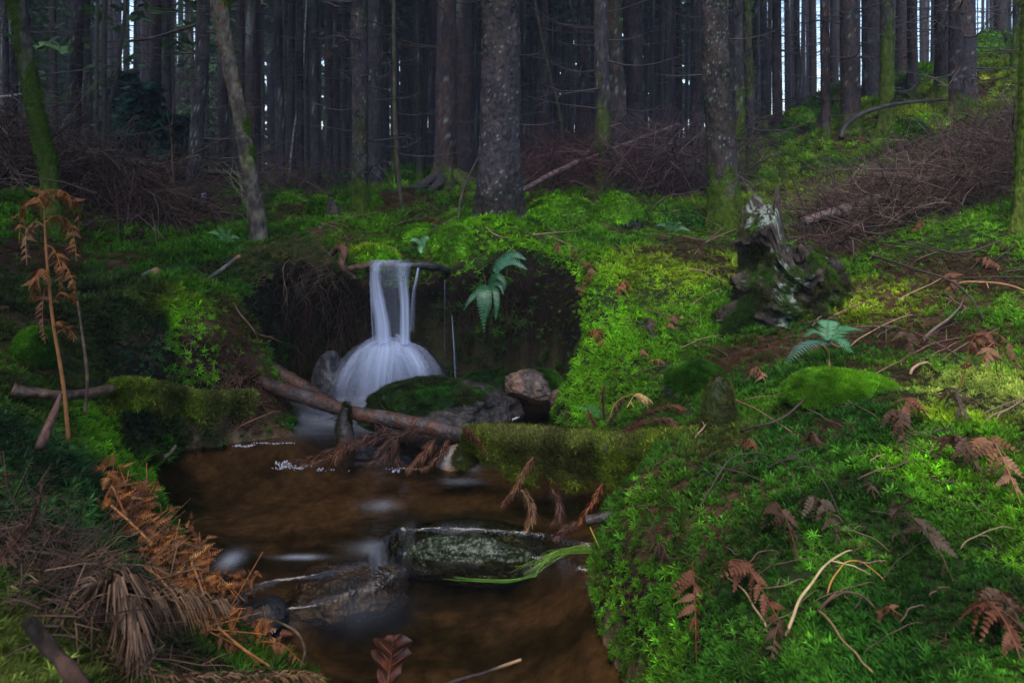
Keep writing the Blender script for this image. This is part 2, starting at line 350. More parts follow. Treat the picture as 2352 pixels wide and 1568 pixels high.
def tuft_star(r, n=11):
    m = MB()
    for k in range(n):
        m.add(*leafblade(r.uniform(.75, 1.05), .16, r.uniform(.15, 1.0), r.uniform(.3, 1.2), 2, k*2*math.pi/n*1.62+r.uniform(-.3, .3), r.uniform(0, .35)))
    for k in range(4): m.add(*leafblade(r.uniform(.5, .7), .13, r.uniform(1.0, 1.4), .1, 2, r.uniform(0, 6.28), .4))
    return m
def tuft_grassy(r, n=9):
    m = MB()
    for k in range(n): m.add(*leafblade(r.uniform(.9, 1.7), .09, r.uniform(.8, 1.5), r.uniform(.2, 1.6), 2, r.uniform(0, 6.28), 0, r.uniform(0, .3)))
    return m
def tuft_feather(r, n=4):
    m = MB()
    for k in range(n):
        a0 = k*6.28/n+r.uniform(-.4, .4); L = r.uniform(.8, 1.2); up = r.uniform(.1, .5)
        m.add(*leafblade(L, .10, up, .6, 2, a0, .15))
        for j in range(4):
            f = .25+.2*j
            for sgn in (-1, 1):
                V, Fs = leafblade(.38*(1.1-f), .12, 0.15, .3, 1, a0+sgn*.9)
                V = V+np.array([math.cos(a0)*L*f*.9, math.sin(a0)*L*f*.9, .15+L*f*math.sin(up)*.75]); m.add(V, Fs)
    return m
def tuft_cushion(r, n=16):
    m = MB()
    for k in range(n): m.add(*leafblade(r.uniform(.4, .75), .13, r.uniform(.5, 1.4), .5, 1, r.uniform(0, 6.28), 0, r.uniform(0, .8)))
    return m
def tuft_litter(r, n=7):
    m = MB()
    for k in range(n):
        a = r.uniform(0, 6.28); c = np.array([r.uniform(-.7, .7), r.uniform(-.7, .7), .1+r.uniform(0, .25)]); L = r.uniform(.4, 1.2)
        d = np.array([math.cos(a), math.sin(a), r.uniform(-.15, .3)])*L/2; n_ = np.array([-math.sin(a), math.cos(a), 0])*.03
        m.add(np.array([c-d-n_, c-d+n_, c+d+n_, c+d-n_]), [np.array([[0, 1, 2, 3]])])
    return m
LIBS = {}
def lib(kind, fn, nvar=5):
    c = bpy.data.collections.new('lib_'+kind)
    r = random.Random(hash(kind) % 1000 if False else len(kind)*31)
    for k in range(nvar):
        o = bpy.data.objects.new(kind+'_shoot', fn(r).mesh(kind, M_moss, False)); c.objects.link(o)
    g = bpy.data.node_groups.new('grow_'+kind, 'GeometryNodeTree')
    g.interface.new_socket('Geometry', in_out='INPUT', socket_type='NodeSocketGeometry'); g.interface.new_socket('Geometry', in_out='OUTPUT', socket_type='NodeSocketGeometry')
    N = g.nodes; L = g.links; gi = N.new('NodeGroupInput'); go = N.new('NodeGroupOutput'); ip = N.new('GeometryNodeInstanceOnPoints')
    ci = N.new('GeometryNodeCollectionInfo'); ci.inputs[0].default_value = c; ci.inputs['Separate Children'].default_value = True; ci.inputs['Reset Children'].default_value = True
    def na(nm, ty):
        a = N.new('GeometryNodeInputNamedAttribute'); a.data_type = ty; a.inputs['Name'].default_value = nm; return a.outputs[0]
    L.new(gi.outputs[0], ip.inputs['Points']); L.new(ci.outputs[0], ip.inputs['Instance']); ip.inputs['Pick Instance'].default_value = True
    L.new(na('vid', 'INT'), ip.inputs['Instance Index'])
    e2r = N.new('FunctionNodeEulerToRotation'); L.new(na('rot', 'FLOAT_VECTOR'), e2r.inputs[0]); L.new(e2r.outputs[0], ip.inputs['Rotation'])
    L.new(na('scl', 'FLOAT'), ip.inputs['Scale']); L.new(ip.outputs[0], go.inputs[0])
    LIBS[kind] = g
for k_, f_ in (('star', tuft_star), ('grassy', tuft_grassy), ('feather', tuft_feather), ('cushion', tuft_cushion), ('litter', tuft_litter)): lib(k_, f_)
def normals_to_euler(nrm, lean=0.35, up=0.4):
    n = len(nrm); z = nrm*(1-up)+np.array([0, 0, up])+rng.normal(0, lean, (n, 3))*0.5; z /= np.linalg.norm(z, axis=1)[:, None]
    a = rng.uniform(0, 2*np.pi, n); h = np.stack([np.cos(a), np.sin(a), np.zeros(n)], 1)
    y = np.cross(z, h); y /= np.linalg.norm(y, axis=1)[:, None]+1e-9; x = np.cross(y, z)
    # R columns x,y,z ; euler XYZ
    ry = np.arcsin(np.clip(-x[:, 2], -1, 1)); rx = np.arctan2(y[:, 2], z[:, 2]); rz = np.arctan2(x[:, 1], x[:, 0])
    return np.stack([rx, ry, rz], 1)
def tufts(name, kind, pts, nrm, scl, tint, parent=None, label=None, lean=.35, up=.4, off=(0, 0, 0)):
    n = len(pts)
    if n == 0: return None
    me = bpy.data.meshes.new(name); me.vertices.add(n); me.vertices.foreach_set('co', (np.asarray(pts)-np.asarray(off)).astype(np.float32).ravel())
    for nm, ty, dat, key in (('rot', 'FLOAT_VECTOR', normals_to_euler(np.asarray(nrm), lean, up), 'vector'), ('scl', 'FLOAT', scl, 'value'), ('vid', 'INT', rng.integers(0, 5, n), 'value'),
                        ('tint', 'FLOAT_COLOR', np.hstack([tint, np.ones((n, 1))]), 'color')):
        a = me.attributes.new(nm, ty, 'POINT'); a.data.foreach_set(key, np.ascontiguousarray(dat, dtype=np.int32 if ty == 'INT' else np.float32).ravel())
    me.update()
    o = obj(name, me, parent, label, kind='stuff'); md = o.modifiers.new('grow', 'NODES'); md.node_group = LIBS[kind]
    return o
# moss species colours, laid in patches; 'dim' ones paint shade on the left bank
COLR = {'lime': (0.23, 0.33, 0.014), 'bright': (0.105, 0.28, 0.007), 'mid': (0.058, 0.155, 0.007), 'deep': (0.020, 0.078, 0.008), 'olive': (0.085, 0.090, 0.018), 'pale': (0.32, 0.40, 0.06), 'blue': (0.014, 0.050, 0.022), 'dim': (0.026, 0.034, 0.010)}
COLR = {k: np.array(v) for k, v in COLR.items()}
BARE = [(1990, 870, .30), (1720, 830, .35), (2150, 800, .35), (2240, 640, .35), (1700, 640, .3), (2080, 620, .3), (1900, 1000, .18), (2150, 930, .22), (1600, 580, .4), (1450, 580, .3), (700, 480, .6), (900, 470, .9), (1300, 470, .7), (60, 600, .4), (560, 900, .2)]
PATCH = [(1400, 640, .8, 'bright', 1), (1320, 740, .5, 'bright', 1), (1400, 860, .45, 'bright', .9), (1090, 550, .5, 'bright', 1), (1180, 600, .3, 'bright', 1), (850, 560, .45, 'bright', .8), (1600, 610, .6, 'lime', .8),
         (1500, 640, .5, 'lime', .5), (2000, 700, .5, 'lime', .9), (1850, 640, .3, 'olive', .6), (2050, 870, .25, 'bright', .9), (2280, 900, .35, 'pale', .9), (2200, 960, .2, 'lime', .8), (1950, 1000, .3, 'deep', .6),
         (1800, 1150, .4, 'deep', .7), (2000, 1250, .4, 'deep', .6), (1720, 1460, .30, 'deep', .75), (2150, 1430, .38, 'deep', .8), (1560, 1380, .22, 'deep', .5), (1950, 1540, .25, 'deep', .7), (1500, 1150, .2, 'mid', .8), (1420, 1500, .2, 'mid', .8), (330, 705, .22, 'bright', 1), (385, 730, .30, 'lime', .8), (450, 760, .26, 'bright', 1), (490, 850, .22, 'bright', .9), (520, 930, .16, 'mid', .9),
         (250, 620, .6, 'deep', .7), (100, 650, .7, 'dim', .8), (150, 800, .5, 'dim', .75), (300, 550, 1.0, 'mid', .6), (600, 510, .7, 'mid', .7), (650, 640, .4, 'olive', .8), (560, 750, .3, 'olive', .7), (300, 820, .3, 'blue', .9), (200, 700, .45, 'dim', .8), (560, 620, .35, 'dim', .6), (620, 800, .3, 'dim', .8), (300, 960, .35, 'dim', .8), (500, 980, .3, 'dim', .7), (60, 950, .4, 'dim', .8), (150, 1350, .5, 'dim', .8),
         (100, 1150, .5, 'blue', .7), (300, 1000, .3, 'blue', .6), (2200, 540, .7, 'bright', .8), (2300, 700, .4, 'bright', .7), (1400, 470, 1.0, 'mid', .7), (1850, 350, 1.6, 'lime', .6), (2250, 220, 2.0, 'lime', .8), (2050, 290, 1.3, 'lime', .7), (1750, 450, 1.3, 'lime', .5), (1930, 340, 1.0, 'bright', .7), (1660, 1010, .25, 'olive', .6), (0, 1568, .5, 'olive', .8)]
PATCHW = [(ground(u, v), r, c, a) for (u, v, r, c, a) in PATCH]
def mosscol(p):
    n = len(p); a1 = fbm(p, 1.6, 3, 80); a2 = fbm(p, 6, 3, 81); a3 = fbm(p, 0.5, 2, 82)
    c = lerpc(COLR['deep'], COLR['mid'], sstep(-.5, .25, a1)); c = lerpc(c, COLR['bright'], .8*sstep(.0, .6, a1+.3*a3)); c = lerpc(c, COLR['olive'], .6*sstep(.05, .5, -a2+.2*a1))
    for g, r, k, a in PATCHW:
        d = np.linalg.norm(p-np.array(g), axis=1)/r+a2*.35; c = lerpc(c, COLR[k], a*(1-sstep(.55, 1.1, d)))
    c = c*(0.55+0.8*sstep(-.45, .45, a2))[:, None]
    c = c*np.exp(rng.normal(0, .30, (n, 1)))*(1+rng.normal(0, .05, (n, 3)))
    return np.clip(c, .004, .6)
# sample the ground surface
Q = GV[GQ]; cen = Q.mean(1); e1 = Q[:, 2]-Q[:, 0]; e2 = Q[:, 3]-Q[:, 1]; nr = np.cross(e1, e2); area = np.linalg.norm(nr, axis=1)/2; nr /= 2*area[:, None]+1e-12
dist = np.linalg.norm(cen-np.array([0, 0, CH]), axis=1)
vis = (cen[:, 1] > .7) & (np.abs(cen[:, 0]) < cen[:, 1]*0.80+.8) & (cen[:, 1] < 32) & (cen[:, 2] > wlev(cen[:, 0], cen[:, 1])+.015)
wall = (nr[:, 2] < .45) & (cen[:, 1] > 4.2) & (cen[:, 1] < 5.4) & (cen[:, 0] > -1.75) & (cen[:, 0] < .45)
litn = np.clip(sstep(.05, .45, n2(cen[:, 0], cen[:, 1], 1.3, 4, 50)), 0, 1)
facing = np.clip(((np.array([0, 0, CH])-cen)/dist[:, None]*nr).sum(1), 0, 1)
back = facing < 0.02
def draw(k, cap, extra):
    sp = k*np.maximum(dist, 1.3); dens = np.minimum(1/sp**2, cap)*extra*vis
    cnt = rng.poisson(np.clip(area*dens, 0, 5000)); idx = np.repeat(np.arange(len(cnt)), cnt)
    a, b = rng.random(len(idx)), rng.random(len(idx)); q = Q[idx]; p = (q[:, 0]*(1-a)[:, None]+q[:, 1]*a[:, None])*(1-b)[:, None]+(q[:, 3]*(1-a)[:, None]+q[:, 2]*a[:, None])*b[:, None]
    return idx, p
flatf = 1-0.85*wall
near = sstep(2.6, 3.4, dist)
idx, p = draw(0.0051, 14000, flatf*(1-.5*litn)*np.where(back, .2, 1))
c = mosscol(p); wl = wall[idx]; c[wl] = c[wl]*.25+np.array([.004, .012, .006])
sel = rng.random(len(p)); nrs = fbm(p, 1.3, 2, 90); dd = dist[idx]
starw = np.clip(.25+.9*sstep(3.4, 2.2, dd)*(p[:, 0] > 0)+.8*(nrs > .25), 0, 1); is_star = sel < starw
kk = rng.random(len(p)); feat = (~is_star) & (kk < .42); cush = (~is_star) & (kk > np.where(dd < 3.2, .45, .56)-.25*(nrs < -.1))
rest = ~(is_star | feat | cush)
bare = np.zeros(len(p))
for (u_, v_, r0) in BARE:
    g_ = np.array(ground(u_, v_)); bare = np.maximum(bare, 1-sstep(.5, 1.1, np.linalg.norm(p-g_, axis=1)/r0+.5*fbm(p, 5, 3, 95)))
keep = rng.random(len(p)) > np.maximum(bare*.75, .45*(is_star & (dd < 2.9))); c = c*np.where((is_star & (dd < 3))[:, None], np.exp(rng.normal(0, .33, (len(p), 1))), 1)
sc = 0.0082*np.maximum(dd, 1.25)*rng.uniform(.7, 1.3, len(p)); sc = sc*(.65+.85*sstep(-.4, .4, fbm(p, 2.2, 3, 97)))*np.where(is_star & (dd < 2.9), 1.3, 1)
print('moss points', len(p))
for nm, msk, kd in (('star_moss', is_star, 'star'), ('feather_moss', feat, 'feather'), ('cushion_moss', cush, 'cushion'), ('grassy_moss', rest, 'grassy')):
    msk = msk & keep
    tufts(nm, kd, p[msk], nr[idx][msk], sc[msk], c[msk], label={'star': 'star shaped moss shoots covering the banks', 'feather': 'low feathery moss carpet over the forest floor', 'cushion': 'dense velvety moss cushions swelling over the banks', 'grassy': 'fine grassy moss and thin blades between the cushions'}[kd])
lit2 = .15+litn+.5*sstep(6.5, 8, cen[:, 1])*(1-sstep(1.5, 4, cen[:, 0]))
for (u_, v_, r0) in BARE:
    g_ = np.array(ground(u_, v_)); lit2 = lit2+2.2*(1-sstep(.5, 1.2, np.linalg.norm(cen-g_, axis=1)/r0+.4*n2(cen[:, 0], cen[:, 1], 5, 2, 96)))
idx, p = draw(0.011, 3000, flatf*lit2*.8)
c = lerpc((.045, .020, .012), (.10, .055, .03), rng.random(len(p)))*rng.uniform(.5, 1.3, (len(p), 1))
tufts('needle_litter', 'litter', p, nr[idx], .011*np.maximum(dist[idx], 1.5)*rng.uniform(.6, 1.4, len(p)), c, label='brown fallen needles and crumbs lying in the moss', lean=.2)
print('litter', len(p))
# ---------------------------------------------------------------- trees
BARK = np.array((0.036, 0.031, 0.036)); BARKD = np.array((0.014, 0.012, 0.014)); BARKR = np.array((0.046, 0.024, 0.022)); BMOSS = np.array((0.085, 0.12, 0.012))
def trunk_geo(path, rad, sides, rings, zr=3.5, flare=0.5, seed=0, moss=0.0, mossz=0.4, tone=0.0, rough=.05, roots=4, cut=False):
    """path: list of xyz relative to the base; rings packed into the first zr metres"""
    path = np.asarray(path, float); hts = path[:, 2]; H = hts[-1]
    zz = np.concatenate([np.linspace(-.25, zr, rings), np.linspace(zr, H, 9)[1:]]) if H > zr+.5 else np.linspace(-.25, H, rings)
    cp = catmull(path, 80); px = np.interp(zz, cp[:, 2], cp[:, 0]); py = np.interp(zz, cp[:, 2], cp[:, 1])
    if zz[0] < 0: pass
    r = np.interp(zz, [0, H], [rad, rad*(.55 if H < 6 else .28)])
    a = np.linspace(0, 2*np.pi, sides, endpoint=False); A, Z = np.meshgrid(a, zz)
    R = r[:, None]*np.ones_like(A)
    fl = np.exp(-np.maximum(Z, -.1)/(rad*1.6)); R = R*(1+flare*fl*(1+.55*np.cos(A*roots+seed)+.3*np.cos(A*(roots+2)+seed*2)))
    q = np.stack([np.cos(A)*R+seed*7, np.sin(A)*R, Z*.6], -1).reshape(-1, 3)
    d1 = fbm(q, 7, 3, seed).reshape(A.shape); d2 = fbm(q*np.array([1, 1, 1.6]), 45, 3, seed+3).reshape(A.shape); R = R*(1+rough*1.2*d1)+rad*rough*.9*d2
    V = np.stack([px[:, None]+np.cos(A)*R, py[:, None]+np.sin(A)*R, Z], -1).reshape(-1, 3)
    m = len(zz); i = np.arange(m-1)[:, None]*sides; j = np.arange(sides)[None, :]; j2 = (j+1) % sides
    Qd = np.stack([i+j, i+j2, i+sides+j2, i+sides+j], -1).reshape(-1, 4)
    c0 = len(V); V = np.vstack([V, [[px[-1], py[-1], zz[-1]+(.15*rad if cut else 0)]]]); jj = np.arange(sides)
    T = np.stack([jj+(m-1)*sides, (jj+1) % sides+(m-1)*sides, jj*0+c0], 1)
    mm = fbm(np.vstack([q, q[:1]]), 2.2, 3, seed+9); m3 = fbm(np.vstack([q, q[:1]]), 14, 2, seed+12)
    Zf = V[:, 2]
    c = lerpc(BARK, BARKD, sstep(-.3, .5, mm)); c = lerpc(c, BARKR, tone*sstep(-.4, .3, m3+.3*mm))
    c = c*(1+.5*m3)[:, None]
    mo = np.clip(moss*sstep(-.15, .25, mm+m3*.4)+1.0*sstep(1.3, .4, Zf/mossz+.6*m3+.3*mm)*(mossz > 0), 0, 1); c = lerpc(c, BMOSS*.8, mo*.9)
    lich = sstep(.62, .85, fbm(np.vstack([q, q[:1]]), 110, 1, seed+20)); c = lerpc(c, (.26, .30, .28), .5*lich*(mo < .5))
    return V, [Qd, T], c
def branch_geo(r, L=1.0, thick=.011, twigs=5, droop=.25, seg=6):
    m = MB(); yb = r.uniform(-.15, .15); up = r.uniform(-.5, .1)
    s = np.linspace(0, 1, seg+1); pts = np.stack([s*L, yb*s*s*L+.03*L*np.sin(s*7+r.uniform(0, 6)), (up*s+(droop-up*.6)*s*s*r.uniform(.4, 1.3))*L*.8], 1)
    pts = catmull(pts, seg+1)
    m.add(*tube(pts, np.linspace(thick, thick*.25, seg+1), 4, cap=False))
    for k in range(twigs):
        f = r.uniform(.3, .95); i = int(f*seg); b = pts[i]; sg = r.choice((-1, 1)); l = L*r.uniform(.15, .45)*(1.1-f*.5); d = np.array([.6, sg*r.uniform(.3, .9), r.uniform(-.5, .2)])
        tp = np.array([b, b+d*l*.55, b+d*l+np.array([0, 0, -.15*l])]); m.add(*tube(tp, [thick*.4, thick*.28, thick*.12], 3, cap=False))
    return m
_r = random.Random(5)
TWC = (0.055, 0.045, 0.045)
def recol(m, c): m.C = [np.broadcast_to(np.array(c, float), v.shape) for v in m.V]; return m
BRV = [recol(branch_geo(_r, 1, .011, 6, _r.uniform(.1, .5)), TWC).mesh('dead_branch', M_twig) for k in range(8)]
def all_branches(r, z0, z1, n, Lm, trk=.1):
    m = MB()
    for k in range(n):
        b = branch_geo(r, Lm*r.uniform(.35, 1.1), .010, 4, r.uniform(.0, .5), 4); a = r.uniform(0, 6.28); z = r.uniform(z0, z1); ca, sa = math.cos(a), math.sin(a)
        R = np.array([[ca, -sa, 0], [sa, ca, 0], [0, 0, 1]])
        for V, F in zip([np.concatenate(b.V)], [[np.concatenate(f) for f in b.F.values()]]): m.add(V@R.T+np.array([ca*trk*.8, sa*trk*.8, z]), F, TWC)
    return m
def crown_geo(r, z0, z1, rad, n, col, leaf=.5):
    m = MB()
    for k in range(n):
        f = r.random()**.8; z = z0+(z1-z0)*f; Rr = rad*(1-f*.85)*r.uniform(.6, 1.1); a = r.uniform(0, 6.28); d = np.array([math.cos(a), math.sin(a), r.uniform(-.35, -.05)]); sd = np.array([-d[1], d[0], 0])
        for j in range(7):
            g = .25+.75*r.random(); c = np.array([0, 0, z])+d*Rr*g; l = leaf*r.uniform(.5, 1.1); ww = l*r.uniform(.12, .3); q = r.choice((-1, 1)); e = (d*.6+sd*q*r.uniform(0, .8)+np.array([0, 0, r.uniform(-.5, .1)]))*l
            s2 = np.cross(e, (0, 0, 1)); s2 = s2/(np.linalg.norm(s2)+1e-6)*ww+np.array([0, 0, r.uniform(-.06, .06)])
            m.add(np.array([c, c+e*.45+s2, c+e, c+e*.5-s2]), [np.array([[0, 1, 2], [0, 2, 3]])], np.array(col)*r.uniform(.6, 1.4))
    return m
_r = random.Random(9)
CROWNS = [crown_geo(_r, 9.5, 19, 2.3, 260, (.022, .045, .022), .7).mesh('crown', M_leafy, False) for k in range(4)]
LOWCR = [crown_geo(_r, 2.6, 15, 2.6, 330, (.040, .085, .030), .5).mesh('crown', M_leafy, False) for k in range(3)]
# (label, u at the base, v at the base, u halfway up the frame, u at the top edge, width in view pixels, distance or None, moss, moss height, tone, branches)
K = [
 ('thick grey-brown spruce trunk standing just behind the waterfall', 1145, 543, 1148, 1150, 96, 6.0, .05, .16, .15, 5),
 ('straight spruce trunk with a moss covered foot, behind the lichen spotted stump', 1668, 545, 1652, 1641, 66, 6.6, .05, .50, .25, 3),
 ('lighter mossy trunk pressed against a darker one, right of the thick central spruce', 1385, 425, 1384, 1380, 36, 8.6, .45, .3, .1, 8),
 ('dark brown trunk pressed against a lighter mossy one', 1418, 415, 1413, 1404, 52, 9.2, .1, .2, .6, 8),
 ('purple-brown spruce with widely flaring mossy roots', 1022, 440, 1024, 1026, 50, None, .03, .35, .7, 12),
 ('spruce with a bare foot standing in brown litter, left of the flaring roots', 827, 492, 826, 824, 37, None, .15, .3, .2, 14),
 ('nearly black spruce close behind the one in the brown litter', 862, 435, 862, 860, 34, 11.5, 0, .1, 0, 10),
 ('grey spruce leaning slightly right, beside the dark mossy boulder by the little far cascade', 440, 503, 455, 468, 32, None, .05, .1, .1, 12),
 ('grey spruce behind the brown brush heap, left of the young green spruces', 168, 430, 172, 178, 28, 9.0, 0, .2, .1, 10),
 ('forked mossy trunk, its greener stem, just right of the straight spruce with the mossy foot', 1700, 380, 1697, 1694, 26, 9.3, .8, .4, 0, 6),
 ('brown stem standing against the green mossy one', 1724, 378, 1722, 1716, 22, 9.5, .3, .4, .4, 6),
 ('stout spruce on the crest of the slope with a mossy foot', 1955, 300, 1953, 1950, 42, None, .05, .2, .5, 10),
 ('stoutest spruce on the right slope, above the brown brush', 2212, 272, 2211, 2210, 56, None, .02, .2, .5, 12),
 ('crooked trunk patched with yellow-green moss on the right slope', 2036, 312, 2038, 2037, 31, None, .75, .6, 0, 5),
 ('spruce between the crooked mossy trunk and the stoutest one', 2167, 232, 2166, 2164, 34, 10.5, 0, .2, .2, 8),
 ('pale grey spruce close behind the crooked mossy trunk', 2003, 262, 2002, 2000, 42, 11.5, 0, .2, .1, 7),
 ('slender spruce before the bright mist, rooted by round moss cushions', 1897, 325, 1896, 1894, 21, None, 0, .2, .6, 10),
 ('slender dark spruce with a dark side, left of the round moss cushions', 1786, 332, 1784, 1784, 22, 12.0, 0, .1, .3, 10),
 ('thin spruce at the edge of the bright gap, left of the round moss cushions', 1757, 338, 1756, 1754, 17, 12.5, .05, .2, 0, 10),
 ('thin black spruce with crooked outline against the mist', 1833, 322, 1832, 1830, 14, 13.5, .1, .2, 0, 12),
 ('slim spruce before the white gap of sky', 2096, 248, 2096, 2095, 22, 11.8, 0, .2, .3, 8),
 ('thin mossy tree standing below the top of the mossy slope', 2332, 250, 2334, 2336, 18, 10.2, .8, .6, 0, 4),
 ('spruce behind the pair of pressed trunks, lit on its left side', 1462, 340, 1461, 1458, 38, 11.5, 0, .2, .3, 10),
 ('slim spruce in the dark row left of the litter strewn hollow', 726, 432, 724, 722, 22, 13, .05, .1, 0, 12),
 ('spruce with many snags in the dark row, beside the hollow', 772, 430, 772, 770, 15, 13.6, 0, .1, .1, 12),
 ('dark spruce behind the leaning peeled snag', 645, 428, 642, 638, 22, 13, 0, .1, 0, 12),
 ('slender mossy footed spruce left of the flaring roots', 965, 415, 962, 958, 17, 13.5, .1, .5, .1, 10),
 ('mossy footed thin tree crossing the dark row near the flaring roots', 905, 418, 905, 905, 12, 14, .4, .6, 0, 8),
 ('spruce whose foot hides behind the thick central trunk', 1253, 400, 1252, 1250, 22, 13.2, 0, .1, .3, 10),
 ('thin spruce close right of the thick central trunk', 1206, 398, 1205, 1203, 15, 14.5, 0, .1, .1, 10),
 ('pale spruce in the mist behind the pressed trunks', 1340, 395, 1338, 1337, 20, 14.5, 0, .1, .5, 10),
 ('slim reddish spruce left of the straight one with the mossy foot', 1600, 372, 1598, 1597, 20, 14, 0, .1, .6, 10),
 ('spruce close behind the straight one with the mossy foot, on its left', 1560, 372, 1560, 1559, 16, 14.6, .05, .1, .2, 10),
 ('grey spruce behind the forked mossy pair', 1736, 345, 1735, 1734, 15, 15, 0, .1, .1, 8),
 ('dark trunk just right of the far left mossy tree', 70, 430, 62, 55, 27, 8.6, .1, .2, 0, 8),
 ('thin dark trunk at the left edge of the wood', 18, 420, 14, 12, 14, 9.6, .1, .2, 0, 8),
 ('double stemmed spruce left of the leaning peeled snag', 515, 420, 512, 508, 24, 12.6, 0, .1, 0, 12),
 ('slim dark spruce right of the leaning peeled snag', 690, 430, 689, 688, 18, 13.4, 0, .1, 0, 12),
]
def put_branches(t, rad, n, r, z1=3.4, z0=.5, Lm=1.1):
    for k in range(n):
        z = r.uniform(z0, z1)*(1 if r.random() < .75 else .8); a = r.uniform(0, 6.28); s = Lm*r.uniform(.3, 1)
        mw = Matrix.Translation((math.cos(a)*rad*.9+t['_lx']*z, math.sin(a)*rad*.9, z)) @ Matrix.Rotation(a, 4, 'Z') @ Matrix.Rotation(r.uniform(-.6, .6), 4, 'X') @ Matrix.Scale(s, 4)
        obj('branch', r.choice(BRV), t, mw=mw)
    del t['_lx']
KEYPOS = []; TREES = []
for n_, (lab, ub, vb, um, ut, wd, Y, mo, mz, tone, nb) in enumerate(K):
    r = random.Random(100+n_)
    if Y is None: g = ground(ub, vb)
    else: x = (ub-1176)/F_*Y; g = Vector((x, Y, hz(x, Y)))
    Y = g.y; rad = wd/F_*Y/2; zt = CH+390/F_*Y-g.z; KEYPOS.append((g.x, g.y, rad))
    lx = ((ut-ub)/F_*Y)/max(zt, 1); lm = (um-(ub+ut)/2)/F_*Y
    t = thing('spruce_tree', lab, 'tree', g)
    det = Y < 7.5
    path = [(0, 0, 0), (lx*zt*.5+lm, 0, zt*.5), (lx*zt, 0, zt), (lx*zt*1.6, 0, 9), (lx*zt*1.8, 0, 18)]
    V, Fs, c = trunk_geo(path, rad, 72 if det else (28 if Y < 11 else 14), 170 if det else (60 if Y < 11 else 30), zt+.2, .28 if n_ != 4 else .7, n_, mo, mz, tone, .075 if det else .05)
    obj('trunk', mk('trunk', V, Fs, M_bark, True, c), t)
    t['_lx'] = lx; put_branches(t, rad, nb+4, r, zt+.4, .35*zt if n_ in (0, 1) else .3, .6 if n_ in (0, 1) else 1.25)
    if ub < 1850: obj('crown', CROWNS[n_ % 4], t, loc=(lx*zt*1.6, 0, 0))
    TREES.append((t, g, rad))
    if mz > .14 and Y < 12:   # mossy foot grown over the bark
        f = c[:, 1] > c[:, 0]*1.12; f &= V[:, 2] > -.05; idx = np.where(f)[0]
        if len(idx) > 30:
            k = int(min(5200, 900*(rad/.15)*(mz/.2)*(1 if det else .5))); s = rng.choice(idx, k); p = V[s]+rng.normal(0, .008, (k, 3)); nn = p.copy(); nn[:, 2] = 0; nn /= np.linalg.norm(nn, axis=1)[:, None]+1e-9
            tufts('moss', 'feather', p, nn, .0055*Y*rng.uniform(.6, 1.2, k)*.75, np.clip(lerpc(COLR['olive'], COLR['bright'], rng.random(k))*.62*rng.uniform(.6, 1.3, (k, 1)), 0, 1), parent=t, up=.1)
    # roots
    if n_ == 4:
        for a, L in ((-2.5, 1.0), (-1.9, .8), (-.7, .9), (-1.2, .5), (-.1, 1.1)):
            pts = []
            for q in np.linspace(0, 1, 9):
                x, y = math.cos(a)*L*q, math.sin(a)*L*q; pts.append((x+.05*math.sin(q*6), y, max(hz(g.x+x, g.y+y)-g.z+.01, rad*2.2*(1-q*1.6))-.02))
            m = MB(); m.add(*tube(pts, np.linspace(.10, .02, 9), 10), lerpc(BMOSS*.7, BARK, .3)[None] if a > -1 else BARK); obj('root', m.mesh('root', M_bark), t)
# leaning, partly peeled snag at the left of the fall and the mossy leaning tree at the left edge
def leaning(label, pts, wds, Y, pal, seed, name='leaning_tree'):
    b = P(pts[0][0], pts[0][1], Y); g = Vector((b[0], b[1], hz(b[0], b[1])-.06)); ctr = [P(u, v, Y+.25*k*0) for k, (u, v) in enumerate(pts)]
    ctr = np.array(ctr)-np.array(g); ctr[0, 2] = -.40; cp = catmull(ctr, 200); wr = np.interp(np.linspace(0, 1, 200), np.linspace(0, 1, len(wds)), wds)/F_*Y/2
    def dp(p, a):
        q = p.reshape(-1, 3); return 1+.10*fbm(q*np.array([1, 1, .5]), 9, 3, seed).reshape(p.shape[:2])+.07*fbm(q*np.array([2, 2, .5]), 30, 3, seed+1).reshape(p.shape[:2])
    V, Fs = tube(cp, wr, 36, dp); q = V*1.0; a1 = fbm(q*np.array([1, 1, .5]), 6, 3, seed+5); a2 = fbm(q, 22, 2, seed+6)
    f = np.clip(V[:, 2]/cp[-1, 2], 0, 1); c = pal(f, a1, a2)
    t = thing(name, label, 'tree', g); obj('trunk', mk('trunk', V, Fs, M_bark, True, c), t)
    return t, g, V, c, cp, wr
def pal_snag(f, a1, a2):
    c = lerpc((.10, .085, .065), (.045, .035, .03), sstep(-.4, .4, a2)); c = lerpc(c, (.13, .045, .025), sstep(.42, .55, f+.2*a1)*sstep(.9, .75, f)*sstep(-.05, .3, a2+a1)*.8)
    return lerpc(c, BMOSS*.8, np.clip(sstep(.05, .3, a1+.1)*sstep(.22, .35, f)+sstep(.86, .92, f+.1*a1), 0, 1)*.85)
t, g, V, c, cp, wr = leaning('leaning half peeled snag with reddish bare wood and moss patches, left of the waterfall', [(598, 610), (592, 520), (577, 420), (560, 320), (546, 240), (524, 140), (510, 60), (502, -30), (497, -120)], [52, 40, 36, 34, 30, 34, 38, 42, 44], 5.25, pal_snag, 210)
